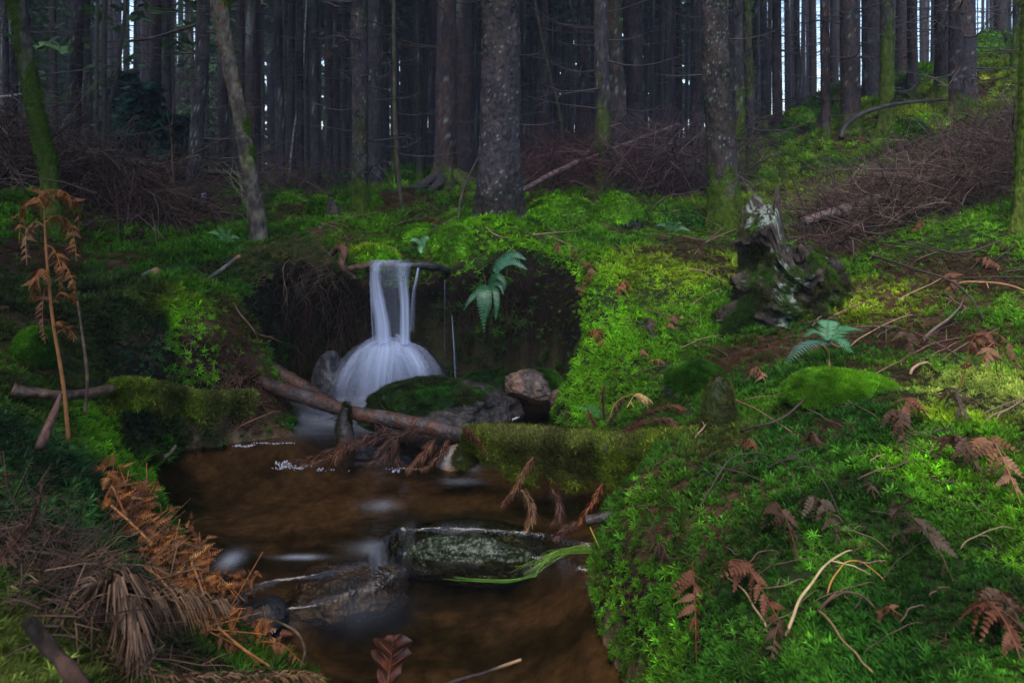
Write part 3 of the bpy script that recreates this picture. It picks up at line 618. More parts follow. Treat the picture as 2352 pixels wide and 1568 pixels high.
def moss_on(t, V, c, Y, k, kind='feather', tint=.6, sc=.0045, zmin=-9):
    idx = np.where((c[:, 1] > c[:, 0]*1.1) & (V[:, 2] > zmin))[0]; s = rng.choice(idx, k); ax = V.mean(0); p = V[s]+rng.normal(0, .004, (k, 3))
    nn = np.stack([V[s, 0]-np.interp(V[s, 2], np.sort(V[:, 2])[::50], V[np.argsort(V[:, 2]), 0][::50]), V[s, 1]-V[:, 1].mean(), V[s, 2]*0], 1); nn /= np.linalg.norm(nn, axis=1)[:, None]+1e-9
    return tufts('moss', kind, p, nn, sc*Y*rng.uniform(.6, 1.2, k), np.clip(lerpc(COLR['olive'], COLR['bright'], rng.random(k)*.8)*tint*rng.uniform(.5, 1.3, (k, 1)), 0, 1), parent=t, up=.15)
moss_on(t, V, c, 5.2, 2600, zmin=.6)
rr = random.Random(3)
for k in range(9):
    i = rr.randint(40, 170); a = rr.choice((0.2, -.3, 3.0, 3.4)); mw = Matrix.Translation(Vector(cp[i])) @ Matrix.Rotation(a, 4, 'Z') @ Matrix.Scale(rr.uniform(.12, .4), 4); obj('branch', rr.choice(BRV), t, mw=mw)
t, g, V, c, cp, wr = leaning('slanting tree at the left edge, its bark thick with green moss', [(125, 460), (112, 400), (98, 330), (84, 260), (66, 170), (52, 80), (38, 0), (25, -80)], [42, 36, 34, 32, 31, 32, 33, 34], 4.9, lambda f, a1, a2: lerpc(lerpc((.06, .05, .045), (.03, .025, .022), sstep(-.4, .4, a2)), BMOSS*.75, sstep(-.35, .1, a1)*.85), 230, 'mossy_tree')
moss_on(t, V, c, 4.9, 5200)
for k, (i, s) in enumerate(((60, .3), (95, .45), (110, .25), (150, .5))):
    obj('branch', BRV[k], t, mw=Matrix.Translation(Vector(cp[i])) @ Matrix.Rotation((0.1, -.2, 3.2, .3)[k], 4, 'Z') @ Matrix.Scale(s, 4))
# mossy tree cut by the right edge
V, Fs, c = trunk_geo([(0, 0, 0), (.03, 0, 1.2), (.1, 0, 3), (.3, 0, 12)], .10, 30, 60, 2.5, .3, 44, .9, .8, 0, .1)
b = P(2372, 560, 4.4); g = Vector((b[0], b[1], hz(b[0], b[1]))); t = thing('mossy_tree', 'moss wrapped trunk cut off by the right edge of the view', 'tree', g); obj('trunk', mk('trunk', V, Fs, M_bark, True, c), t)
moss_on(t, V, c, 4.4, 3500, tint=.9, sc=.006)
obj('crown', CROWNS[1], t)
# thin snags and poles
for (lab, pts, w_, Y, col) in [
  ('thin crooked pole leaning by the brown litter left of the flaring roots', [(927, 492), (915, 400), (907, 280), (905, 150), (904, 0), (903, -60)], 11, 8.3, (.06, .05, .035)),
  ('thin dead pole leaning left behind the central brush tangle', [(1308, 358), (1285, 260), (1265, 180), (1245, 90), (1232, 20), (1225, -40)], 9, 9.5, (.03, .028, .022)),
  ('thin forked sapling left of the young spruces', [(258, 335), (250, 270), (268, 180), (280, 90), (290, 0), (294, -60)], 10, 9.2, (.035, .033, .03)),
  ('straight dark sapling beside the forked one', [(240, 340), (240, 260), (239, 160), (240, 60), (241, -40)], 12, 9.0, (.035, .033, .03)),
  ('thin mossy sapling left of the straight dark one', [(220, 340), (222, 240), (223, 120), (224, -40)], 10, 10.0, (.05, .05, .035)),
  ('white birch stem leaning right in the misty row', [(660, 425), (675, 300), (692, 200), (700, 80), (706, -40)], 5, 15, (.30, .29, .28))]:
    b = P(*pts[0], Y); g = Vector((b[0], b[1], hz(b[0], b[1]))); q = np.array([P(u, v, Y) for u, v in pts])-np.array(g); q[0, 2] = -.1
    m = MB(); m.add(*tube(catmull(q, 40), np.linspace(w_, w_*.7, 40)/F_*Y/2, 8), col); t = thing('thin_tree', lab, 'tree', g); obj('trunk', m.mesh('trunk', M_bark), t)
    for k in range(8):
        i = rr.randint(6, 30); obj('branch', rr.choice(BRV), t, mw=Matrix.Translation(Vector(catmull(q, 40)[i])) @ Matrix.Rotation(rr.uniform(0, 6.28), 4, 'Z') @ Matrix.Scale(rr.uniform(.3, .9), 4))
# the misty plantation behind
rr = random.Random(21); BGT = []
for k in range(7):
    V, Fs, c = trunk_geo([(0, 0, 0), (rr.uniform(-.08, .08), 0, 4), (rr.uniform(-.15, .15), 0, 9), (0, 0, 19)], .13, 10, 16, 9, .35, 50+k, .05, .25 if k % 2 else .1, .5 if k % 3 == 0 else .1)
    BGT.append((mk('trunk', V, Fs, M_bark, True, c), all_branches(rr, .8, 10, 46, 1.5).mesh('branches', M_twig)))
pts = []; tries = 0
while len(pts) < 236 and tries < 60000:
    tries += 1; y = 12.5+rr.random()**1.0*46; x = rr.uniform(-.90, .82)*y
    a = x/y
    if a < -.42 and rr.random() < .5: continue
    md = 1.55+y*.028
    if all((x-p[0])**2+(y-p[1])**2 > md*md for p in pts) and all((x-p[0])**2+(y-p[1])**2 > 1.2 for p in KEYPOS) : pts.append((x, y))
for (x, y) in pts:
    k = rr.randrange(7); g = Vector((x, y, hz(x, y)-.05)); u = x/y
    left = u < -.40
    t = thing('spruce_tree', 'spruce of the even dark rows in the misty plantation behind the clearing' if not left else 'green hung spruce in the thin misty wood beyond the brown brush heap', 'tree', g, 'spruces of the misty plantation' if not left else 'green hung spruces of the thin wood')
    s = rr.uniform(.55, 1.25); a = rr.uniform(0, 6.28); mw = Matrix.Rotation(a, 4, 'Z') @ Matrix.Rotation(rr.uniform(-.015, .015), 4, 'X') @ Matrix.Diagonal((s, s, 1, 1))
    obj('trunk', BGT[k][0], t, mw=mw); o = obj('branches', BGT[k][1], t, mw=Matrix.Rotation(a, 4, 'Z'), kind='stuff')
    if -.64 < u < -.46 and y > 18: pass
    elif left and rr.random() < .8: obj('crown', rr.choice(LOWCR), t, mw=Matrix.Rotation(a, 4, 'Z'))
    elif not (u > .28 and y < 28) and not (u > .36): obj('crown', rr.choice(CROWNS), t, mw=Matrix.Rotation(a, 4, 'Z'))
# unseen spruces added beside and behind the viewpoint to shade the clearing
for k, (x, y) in enumerate([(-3.6, 1.3), (-4.9, 3.4), (-3.4, -1.6), (-7.0, 5.5), (-6.5, 0.5), (-9, 8), (5.5, -2.5)]):
    g = Vector((x, y, hz(x, y)-.05)); t = thing('spruce_tree', 'unseen spruce added beside the clearing to shade it', 'tree', g, 'unseen spruces added for shade'); obj('trunk', BGT[k % 7][0], t); obj('crown', LOWCR[k % 3] if x < -3 else CROWNS[k % 4], t, mw=Matrix.Rotation(k*1.3, 4, 'Z'))
# young green spruces by the far brook
for (lab, u, v, Y, h) in [('young dark green spruce, the bushier one in the thin misty wood', 330, 330, 12, 2.0), ('young dark green spruce spreading lower, right of the bushier one', 410, 345, 12.8, 1.5), ('pale young spruce behind the two dark green ones', 285, 330, 15, 2.6)]:
    x = (u-1176)/F_*Y; g = Vector((x, Y, hz(x, Y))); t = thing('young_spruce', lab, 'tree', g)
    obj('crown', crown_geo(rr, .2, h, 1.0, 260, (.012, .045, .032), .28).mesh('crown', M_leafy, False), t); m = MB(); m.add(*tube([(0, 0, -.1), (0, 0, h)], [.03, .008], 6), TWC); obj('trunk', m.mesh('trunk', M_bark), t)
# far wood closing the view
m = MB(); rr = random.Random(77)
for k in range(860):
    a = rr.uniform(-.9, .30) if k < 700 else rr.uniform(-1.5, -.9); y = rr.uniform(44, 95); x = a*y; rd = rr.uniform(.10, .2)
    m.add(*tube([(x, y, .8), (x+rr.uniform(-.3, .3), y, 20)], [rd, rd*.6], 5, cap=False), BARKD)
for k in range(70):
    a = rr.uniform(.30, .80); y = rr.uniform(24, 60); x = a*y; rd = rr.uniform(.08, .16); m.add(*tube([(x, y, .5), (x+rr.uniform(-.3, .3), y, 20)], [rd, rd*.6], 5, cap=False), BARKD)
for k in range(3500):
    a = rr.uniform(-.95, .28); y = rr.uniform(50, 70); x = a*y; z = .8+rr.random()*3.2; l = rr.uniform(.5, 1.4); c = np.array([x, y, z]); e = np.array([rr.uniform(-1, 1), rr.uniform(-.5, .5), rr.uniform(-.3, .5)])*l; s2 = np.array([e[2]*.4, .2, -e[0]*.35]); m.add(np.array([c, c+e*.45+s2, c+e, c+e*.5-s2]), [np.array([[0, 1, 2], [0, 2, 3]])], np.array((.03, .03, .024))*rr.uniform(.6, 1.4))
for k in range(17000):
    a = rr.uniform(-.95, .34) if k < 14000 else rr.uniform(-1.5, -.95); y = rr.uniform(60, 100); x = a*y; z = 1+rr.random()**.55*25 if a > -.3 else 1+rr.random()*22; z = z if not (-.64 < a < -.44) else 1+(z-1)*.42; l = rr.uniform(.8, 2.2); c = np.array([x, y, z]); e = np.array([rr.uniform(-1, 1), rr.uniform(-.5, .5), rr.uniform(-.7, .1)])*l; s2 = np.array([e[2]*.4, .2, -e[0]*.35])
    m.add(np.array([c, c+e*.45+s2, c+e, c+e*.5-s2]), [np.array([[0, 1, 2], [0, 2, 3]])], np.array((.02, .038, .024))*rr.uniform(.6, 1.4))
obj('far_wood', m.mesh('far_wood', M_leafy, False), kind='stuff', label='dark far wood closing the view behind the plantation')
# ---------------------------------------------------------------- haze
hm = bpy.data.materials.new('haze_air'); hm.use_nodes = True; N = hm.node_tree.nodes; N.remove(N['Principled BSDF']); pv = N.new('ShaderNodeVolumePrincipled'); pv.inputs['Density'].default_value = HAZE; pv.inputs['Color'].default_value = (.66, .74, 1.0, 1); pv.inputs['Anisotropy'].default_value = 0.1
hm.node_tree.links.new(pv.outputs[0], N['Material Output'].inputs['Volume'])
hv = np.array([(x, y, z) for z in (-1.5, 29) for y in (-32, 155) for x in (-125, 125)], float)
obj('haze', mk('haze', hv, [np.array([[0, 2, 3, 1], [4, 5, 7, 6], [0, 1, 5, 4], [2, 6, 7, 3], [0, 4, 6, 2], [1, 3, 7, 5]])], hm, False), kind='stuff', label='thin bluish mist hanging between the trunks')
# ---------------------------------------------------------------- stones
import bmesh
def ico(sub):
    b = bmesh.new(); bmesh.ops.create_icosphere(b, subdivisions=sub, radius=1); V = np.array([v.co[:] for v in b.verts]); Fc = np.array([[v.index for v in f.verts] for f in b.faces]); b.free(); return V, Fc
ICO = {k: ico(k) for k in (4, 5, 6)}
def stone(name, label, c, rad, rot=0, seed=0, facets=0, sub=5, col=((.07, .06, .055), (.03, .026, .024)), spots=None, moss=0.0, mosst=.45, mk_='cushion', mcol=('deep', 'mid'), mdim=1.0, msz=.0080, mn=6000, group=None, cat='boulder', rough=.16, mat=None, mdir=(0, 0, 1)):
    V, Fc = ICO[sub]; d = V.copy(); r = np.ones(len(V)); rs = np.random.default_rng(seed+900)
    for k in range(facets):
        n = rs.normal(size=3); n /= np.linalg.norm(n); off = rs.uniform(.62, .9); dn = d@n; r = np.where(dn > .05, np.minimum(r, off/np.maximum(dn, .05)), r)
    r = r*(1+rough*fbm(d+seed*3.1, 1.6, 3, seed)+(.05+.09*(moss >= 1))*fbm(d+seed, 5+2*(moss < 1), 3, seed+1)+.012*fbm(d+seed, 30, 2, seed+2)); V = d*r[:, None]
    V = V*np.array(rad); ca, sa = math.cos(rot), math.sin(rot); V = V@np.array([[ca, sa, 0], [-sa, ca, 0], [0, 0, 1]])
    a = fbm(V, 9, 3, seed+4); a2 = fbm(V, 40, 2, seed+5); cc = lerpc(col[0], col[1], sstep(-.35, .35, a+.5*a2))
    if spots is not None: cc = lerpc(cc, spots, .8*sstep(.1, .4, fbm(V, 14, 3, seed+6)))
    nrm = d/np.array(rad); nrm /= np.linalg.norm(nrm, axis=1)[:, None]; nrm = nrm@np.array([[ca, sa, 0], [-sa, ca, 0], [0, 0, 1]])
    md = np.array(mdir, float); md /= np.linalg.norm(md); mm = nrm@md+.35*fbm(V, 5, 3, seed+7); ms = mm > mosst
    if moss: cc = np.where(ms[:, None], np.array((.02, .03, .008)), cc)
    t = thing(name, label, cat, c, group); obj('rock', mk('rock', V, Fc, mat or M_rock, True, cc), t)
    if moss and ms.sum() > 10:
        tri = Fc[ms[Fc].all(1)]; ar = np.linalg.norm(np.cross(V[tri[:, 1]]-V[tri[:, 0]], V[tri[:, 2]]-V[tri[:, 0]]), axis=1); k = int(mn*moss); s = rng.choice(len(tri), k, p=ar/ar.sum()); b = rng.dirichlet((1, 1, 1), k)
        p = (V[tri[s]]*b[..., None]).sum(1); nn = nrm[tri[s, 0]]; Y = c[1]; f = sstep(-.4, .4, fbm(p, 6, 2, seed+8))
        tufts('moss', mk_, p, nn, msz*Y*rng.uniform(.6, 1.3, k), np.clip(lerpc(COLR[mcol[0]], COLR[mcol[1]], f)*mdim*np.exp(rng.normal(0, .5, (k, 1)))*(.65+.6*sstep(-.3, .3, fbm(p, 16, 2, seed+18)))[:, None], 0, 1), parent=t, up=.15)
    return t
def PV(u, v, Y): return tuple(P(u, v, Y))
c = PV(1008, 950, 4.15); stone('boulder', 'broad dark boulder with a moss cap in the pool before the fall', (c[0], c[1], .0), (.47, .30, .215), .12, 3, 0, 6, ((.024, .019, .016), (.010, .008, .008)), (.035, .026, .02), 1, .60, 'cushion', ('dim', 'deep'), .9, .0062, 7000, mdir=(-.6, -.1, .85))
c = PV(1222, 880, 4.35); stone('boulder', 'pinkish granite boulder tilted against the dark hollow, right of the fall', (c[0], c[1], c[2]-.02), (.20, .15, .115), -.3, 8, 7, 6, ((.13, .075, .05), (.035, .025, .022)), (.03, .025, .025), .35, .55, 'cushion', ('deep', 'mid'), .6, .007, 4000, mdir=(.9, .2, .6))
c = PV(1130, 915, 4.5); stone('boulder', 'low dark mossy stone behind the broad dark boulder', (c[0], c[1], .03), (.25, .2, .12), 0, 12, 0, 5, ((.02, .018, .016), (.01, .01, .01)), None, .5, .3, 'cushion', ('deep', 'deep'), .5, .0065, 3000)
c = PV(1052, 1050, 3.52); stone('boulder', 'pale granite block wedged under the end of the stripped log', (c[0], c[1]-.02, .015), (.115, .09, .085), .5, 21, 8, 5, ((.22, .19, .17), (.12, .10, .085)), (.25, .15, .07), .25, .5, 'cushion', ('olive', 'olive'), .7, .0065, 2500, mdir=(1, -.3, .3))
c = PV(1075, 1215, 2.82); stone('boulder', 'wet algae covered ledge under the small cascade', (c[0], c[1]+.10, -.132), (.34, .15, .106), -.08, 31, 0, 6, ((.012, .014, .008), (.006, .007, .005)), (.02, .03, .012), .6, -.3, 'cushion', ('dim', 'dim'), .4, .006, 3000, rough=.2, mat=M_wet)
c = PV(790, 1290, 2.62); stone('boulder', 'dark stone with gravelly skin between the two pools', (c[0], c[1]+.05, -.152), (.24, .15, .09), .3, 35, 0, 6, ((.03, .021, .012), (.010, .009, .007)), (.06, .04, .02), 0, rough=.35, mat=M_wet)
c = PV(600, 1352, 2.42); stone('boulder', 'small black stone parting the water at the left shore', (c[0], c[1], -.09), (.10, .07, .075), .1, 37, 3, 5, ((.02, .016, .014), (.008, .008, .008)), (.05, .04, .03), 0)
c = PV(1275, 908, 4.3); stone('boulder', 'small rusty stone in the hollow below the pinkish boulder', (c[0]+.03, c[1]-.1, .08), (.07, .06, .08), .1, 39, 4, 4, ((.09, .05, .03), (.03, .02, .016)), None, 0)
c = PV(905, 870, 4.66); stone('boulder', 'dark rock hidden under the bell of falling water', (c[0], c[1]+.04, .0), (.36, .22, .33), 0, 41, 0, 5, ((.02, .018, .02), (.008, .008, .009)), None, 0, rough=.1)
c = PV(770, 880, 4.5); stone('boulder', 'narrow wet rock leaning at the left of the falling water', (c[0]-.04, c[1]+.05, .06), (.13, .1, .22), .4, 43, 3, 5, ((.03, .026, .028), (.010, .009, .010)), (.08, .075, .08), 0)
g = ground(1600, 905); stone('boulder', 'dark sided mossy boulder under the bright moss sheet, right bank', (g[0]+.03, g[1]+.12, g[2]-.02), (.15, .14, .13), .1, 45, 2, 5, ((.03, .03, .02), (.014, .014, .010)), None, 1, .1, 'cushion', ('deep', 'mid'), .8, .008, 5000)
g = ground(2000, 925); stone('boulder', 'smooth green moss cushion beside the green fern', (g[0]-.05, g[1]+.15, g[2]-.03), (.23, .15, .085), .05, 47, 0, 5, ((.03, .04, .01), (.02, .03, .01)), None, 1, -.3, 'cushion', ('mid', 'bright'), .9, .0075, 9000, rough=.08)
g = ground(60, 830); stone('boulder', 'round bright moss cushion on the dark left bank', (g[0], g[1]+.05, g[2]+.03), (.075, .07, .085), .05, 49, 0, 5, ((.03, .05, .01), (.02, .03, .01)), None, 1, -.9, 'cushion', ('deep', 'bright'), .8, .0075, 2500, rough=.08)
def mound(lab, u, v, w_, h_, Y=None, seed=0, m=('mid', 'bright'), dim=.8, mt=-.2, rough=.14, dy=1.0):
    g = ground(u, v) if Y is None else Vector((P(u, v, Y)[0], Y, hz(P(u, v, Y)[0], Y))); Y = g[1]; rx = w_/F_*Y/2; rz = h_/F_*Y
    stone('mossy_boulder', lab, (g[0], g[1]+rx*.5, g[2]+rz*.1), (rx, rx*.8*dy, rz), .1*seed, 60+seed, 3, 5, ((.03, .03, .02), (.016, .016, .012)), None, 1, mt, 'feather' if seed % 3 else 'star', m, dim*1.15, .0088, int(2400*min(2.2, w_/90)), rough=rough)
mound('long moss covered boulder right of the thick central spruce', 1300, 520, 190, 55, 6.3, 1, mt=.0, dim=.75)
mound('square edged mossy boulder, the higher one right of the thick central spruce', 1425, 525, 110, 66, 6.2, 2, ('mid', 'bright'), .8, .0)
mound('low green cushion between the straight spruce and the square edged boulder', 1250, 550, 80, 30, 5.6, 3)
mound('rounded mossy boulder, the left one at the foot of the slope', 1515, 410, 62, 24, None, 4)
mound('rounded mossy boulder, the wider bright one at the foot of the slope', 1590, 415, 96, 34, None, 5, ('bright', 'lime'), .8)
mound('round dark green cushion among the cushions by the slender spruce', 1800, 335, 54, 32, 11.5, 6, ('deep', 'mid'))
mound('round bright cushion behind the dark one by the slender spruce', 1845, 330, 70, 34, 12.2, 7, ('bright', 'lime'), .75)
mound('small cushion before the round dark and bright ones', 1815, 352, 46, 24, 10.6, 8)
mound('dark shaded boulder with a moss top under the stoutest spruce', 2110, 330, 120, 62, 7.8, 9, ('deep', 'mid'), .7, .15)
mound('mossy boulder at the very top of the right slope', 2275, 195, 84, 44, 11.5, 10, ('mid', 'bright'), .8)
mound('mossy ledge left of the stoutest spruce', 2145, 285, 100, 40, 8.6, 11, ('bright', 'lime'), .7)
mound('small mossy knob between the two far trunks of the slope', 2130, 222, 48, 26, 12, 12)
mound('mossy hump with a dark overhung face above the brush', 1915, 365, 130, 34, 8.8, 13, ('deep', 'mid'), .8, .1)
mound('mossy hump beside the forked mossy pair', 1760, 380, 70, 20, 9, 14)
mound('mossy hump in the middle of the right slope', 2010, 290, 110, 32, 10.4, 15, ('mid', 'lime'), .8)
mound('dark mossy boulder by the little far cascade', 510, 500, 84, 58, 7.7, 16, ('deep', 'mid'), .55, .35)
mound('grass topped block left of the leaning grey spruce', 392, 500, 110, 66, 7.9, 17, ('mid', 'bright'), .6, .4)
mound('round mossy stone left of the spruce with litter at its foot', 800, 480, 50, 34, 8.6, 18, ('mid', 'bright'), .7)
mound('small round mossy stone right of the spruce with litter at its foot', 855, 478, 40, 22, 9, 19)
mound('low mossy hummock behind the peeled snag', 650, 495, 110, 30, 7.5, 20, ('mid', 'mid'), .7)
mound('mossy hummock nearer the brook behind the fall', 735, 510, 80, 30, 7, 21, ('mid', 'bright'), .6)
mound('tiny moss ball at the foot of the thick central spruce', 1068, 515, 24, 26, 5.7, 22, ('deep', 'bright'), .7, -.9)
mound('bright moss roll over the lip right of the fall', 1040, 565, 100, 50, 5.0, 23, ('mid', 'bright'), .85, -.3)
mound('bright moss roll over the lip left of the fall', 850, 580, 130, 28, 5.1, 24, ('bright', 'lime'), .7, -.3)
mound('green hummock behind the lip, at the brook bend', 960, 548, 110, 30, 5.5, 25, ('mid', 'bright'), .8, -.3)
c = P(1667, 1000, 2.85); g = ground(1665, 990)
stone('boulder', 'grey-green mossy root hump standing before the stump', (g[0], g[1]+.08, g[2]+.02), (.065, .07, .17), .1, 51, 0, 5, ((.03, .036, .026), (.02, .024, .016)), (.07, .085, .06), 1, -.5, 'cushion', ('olive', 'deep'), .7, .0065, 2000)
# ---------------------------------------------------------------- old stump
g = ground(1825, 735); SY = g[1]+.22
def stump():
    gz = hz((1825-1176)/F_*SY, SY); b = np.array([(1825-1176)/F_*SY, SY, gz-.06]); n, m = 160, 130
    a = np.linspace(0, 2*np.pi, n, endpoint=False); z = np.linspace(0, 1, m); A, Z = np.meshgrid(a, z)
    prof = np.interp(Z, [0, .12, .3, .5, .7, .85, 1], [.34, .29, .27, .26, .255, .22, .15])
    # outline from the side: foot sweeps left, shoulder sticks out right
    prof = prof*(1+.42*np.exp(-Z/.2)*np.exp(-((A-3.3)/.6)**2)+.25*np.exp(-Z/.15)*np.exp(-((A-4.6)/.8)**2)+.20*np.exp(-((Z-.62)/.2)**2)*np.exp(-(np.minimum(A, 2*np.pi-A)/.7)**2))
    q = np.stack([np.cos(A)*.25, np.sin(A)*.25, Z*.6], -1).reshape(-1, 3); lump = .6-np.abs(fbm(q, 6.5, 3, 301))*3.0; d2 = fbm(q, 16, 3, 302); rib = fbm(q*np.array([1, 1, .25]), 9, 2, 303)
    R = prof.ravel()*(1+.40*lump*np.clip(1.2-Z.ravel()*.6, 0, 1)+.16*d2+.10*rib)
    topz = .46+.19*np.exp(-((A[0]-3.5)/.55)**2)+.05*np.exp(-((A[0]-2.3)/.3)**2)-.06*np.cos(A[0])+.10*fbm(np.stack([np.cos(a)*1.3, np.sin(a)*1.3, a*0], 1), 3, 3, 305)
    topz = topz+.16*np.exp(-((A[0]-4.1)/.12)**2)+.12*np.exp(-((A[0]-3.05)/.14)**2)
    V = np.stack([np.cos(A).ravel()*R, np.sin(A).ravel()*R*.85, (Z*topz[None, :]).ravel()], 1)
    # hollow core
    inn = []
    for k, (f, dz) in enumerate(((.72, -.02), (.55, -.12), (.0, -.2))):
        L_ = V[-n:]; inn.append(np.stack([L_[:, 0]*f, L_[:, 1]*f, L_[:, 2]+dz], 1))
    V = np.vstack([V]+inn); mm = m+3; i = np.arange(mm-1)[:, None]*n; j = np.arange(n)[None, :]; j2 = (j+1) % n; Fq = np.stack([i+j, i+j2, i+n+j2, i+n+j], -1).reshape(-1, 4)
    V[:, 0] -= .07*np.clip(V[:, 2]/.6, 0, 1.2)
    a1 = fbm(V, 8, 3, 310); a2 = fbm(V, 30, 3, 311); c = lerpc((.045, .035, .028), (.014, .011, .009), sstep(-.3, .3, a1+.4*a2))
    lich = sstep(.05, .3, a2+.5*a1+.55*np.exp(-((V[:, 0]+.15)/.09)**2)*(V[:, 1] < .05)+.45*(V[:, 2] > .56)-.42); lich = lich*sstep(-.15, .15, fbm(V, 75, 2, 333)); c = lerpc(c, (.19, .22, .18), np.clip(lich, 0, 1)*.8)
    t = thing('tree_stump', 'tall rotten stump with pale lichen, hollow and wrapped in dark moss', 'stump', b); obj('wood', mk('wood', V, Fq, M_bark, True, c), t)
    N_ = V.copy(); N_[:, 2] = .1; N_ /= np.linalg.norm(N_, axis=1)[:, None]; mf = fbm(V, 4, 3, 320)
    ok = (mf+.15*(V[:, 0] > 0)+.25*(V[:, 2] < .14)+.5*np.clip(np.repeat(0, len(V)), 0, 1) > .10) & (lich < .3) & (np.arange(len(V)) < n*m); idx = np.where(ok)[0]; k = 11000; s = rng.choice(idx, k); p = V[s]+rng.normal(0, .005, (k, 3))
    nn = N_[s]; col = lerpc(COLR['olive']*.5, COLR['mid']*.8, sstep(-.3, .4, fbm(p, 7, 2, 322)))*rng.uniform(.5, 1.3, (k, 1)); hi = (p[:, 2] > .42); col[hi] *= 1.5
    tufts('moss', 'cushion', p, nn, .0070*SY*rng.uniform(.6, 1.3, k)*.8, col, parent=t, up=.3)
    q_ = catmull([(-.14, -.06, .22), (-.27, -.12, .10), (-.40, -.18, .0), (-.54, -.26, -.13)], 40); V2, F2 = tube(q_, np.linspace(.085, .035, 40), 20, lambda p, a: 1+.5*fbm(p.reshape(-1, 3), 9, 3, 8).reshape(p.shape[:2])); o = obj('root', mk('root', V2, F2, M_bark, True, np.array((.022, .02, .014))), t)
    s = rng.choice(len(V2)-2, 4200); nn = V2[s]-q_[s//20]; nn /= np.linalg.norm(nn, axis=1)[:, None]; tufts('moss', 'cushion', V2[s]+rng.normal(0, .006, (4200, 3)), nn, .0070*SY*rng.uniform(.6, 1.3, 4200), lerpc(COLR['dim'], COLR['deep'], rng.random(4200))*rng.uniform(.6, 1.4, (4200, 1)), parent=t)
    V2, F2 = tube(catmull([(-.09, .02, .40), (-.10, .02, .62), (-.10, .02, .80)], 10), np.linspace(.05, .012, 10), 8); obj('spike', mk('spike', V2, F2, M_bark, True, np.array((.04, .03, .025))), t)
    for k, (az, rr_) in enumerate(()):
        x, y = math.cos(az)*rr_, math.sin(az)*rr_*.8; V2, F2 = tube(catmull([(x-.02, y, .22), (x+.02, y-.02, .30), (x, y, .37), (x-.07, y, .41)], 14), np.linspace(.025, .015, 14), 10); obj('root', mk('root', V2, F2, M_bark, True, np.array((.03, .025, .022))), t)
stump()
# ---------------------------------------------------------------- logs and branches
def log(name, label, pts, wds, cat='log', sides=26, seg=90, pal=None, seed=0, lump=.12, moss=None, mat=None, stubs=0, bend=None):
    """pts = (u, v, Y) of the axis, wds = widths in view pixels"""
    q = np.array([P(*p) for p in pts]); cp = catmull(q, seg); Yp = cp[:, 1]; wr = np.interp(np.linspace(0, 1, seg), np.linspace(0, 1, len(wds)), wds)/F_*Yp/2
    mid = cp[seg//2]; off = np.array([mid[0], mid[1], mid[2]-wr.mean()]); L = np.linspace(0, 1, seg)
    def dp(p, a):
        z = p.reshape(-1, 3)-off; return 1+lump*fbm(z, 8, 3, seed).reshape(p.shape[:2])+lump*.6*fbm(z, 30, 3, seed+1).reshape(p.shape[:2])
    V, Fs = tube(cp, wr, sides, dp); V = V-off; f = np.concatenate([np.repeat(L, sides), [0, 1]]); a1 = fbm(V, 9, 3, seed+2); a2 = fbm(V, 35, 2, seed+3)
    c = pal(f, a1, a2) if pal else lerpc((.05, .035, .028), (.018, .014, .012), sstep(-.3, .3, a1+.4*a2))
    t = thing(name, label, cat, off); obj('wood', mk('wood', V, Fs, mat or M_wood, True, c), t)
    cpl = cp-off; rs = random.Random(seed)
    for k in range(stubs):
        i = rs.randint(5, seg-6); a = rs.uniform(0, 6.28); obj('twig', rs.choice(BRV), t, mw=Matrix.Translation(Vector(cpl[i])) @ Matrix.Rotation(a, 4, 'Z') @ Matrix.Rotation(rs.uniform(-1, .5), 4, 'Y') @ Matrix.Scale(rs.uniform(.08, .3), 4))
    if moss:
        n, f0, f1, cols, dim, hang, kind, sc = moss; s = (rng.uniform(f0, f1, n)*(seg-1)); i = s.astype(int); an = rng.uniform(-2.0, 2.0, n)+0
        tt, NN, BB = frames(cpl); up = np.array([0, 0, 1.0]); sd_v = np.cross(tt[i], up); sd_v /= np.linalg.norm(sd_v, axis=1)[:, None]
        dirv = np.cos(an)[:, None]*up+np.sin(an)[:, None]*sd_v; dr = np.maximum(0, rng.uniform(-.6, 1, n))*hang*(np.abs(an) > .9); edge = .65+.9*fbm(cpl[i]+0, 9, 3, seed+9)
        p = cpl[i]+dirv*(wr[i]*1.03)[:, None]; p[:, 2] -= dr*edge*1.6; p += rng.normal(0, .003, p.shape)
        tc = lerpc(COLR[cols[0]], COLR[cols[1]], rng.random(n)*sstep(-.3, .4, fbm(p, 6, 2, seed+8)))*dim*np.exp(rng.normal(0, .5, (n, 1)))*(.6+.8*sstep(-.3, .3, fbm(p, 11, 2, seed+18)))[:, None]; tc = tc*(1-.0*dr/(hang+1e-6))[:, None]
        tufts('moss', kind, p, dirv, sc*np.abs(p[:, 1]+off[1])*rng.uniform(.6, 1.3, n), np.clip(tc, 0, 1), parent=t, up=-.6 if hang else .2)
    return t
def pal_strip(f, a1, a2):
    c = lerpc((.055, .040, .036), (.020, .016, .015), sstep(-.3, .3, a2)); red = sstep(-.15, .2, a1+.4*a2)*sstep(.12, .22, f)*sstep(.92, .8, f); c = lerpc(c, (.085, .030, .016), .7*red)
    return lerpc(c, (.075, .062, .064), .55*sstep(.15, .4, fbm(np.stack([f*40, a1, a2], 1), 1, 1, 5)+a2*.4))
log('fallen_log', 'long log with reddish peeled patches lying across the pool', [(528, 845, 4.10), (600, 878, 4.02), (700, 912, 3.9), (800, 945, 3.78), (900, 963, 3.70), (1000, 985, 3.62), (1098, 1006, 3.52)], [20, 28, 33, 31, 32, 36, 34], pal=pal_strip, seed=400, stubs=5, sides=40, seg=160)
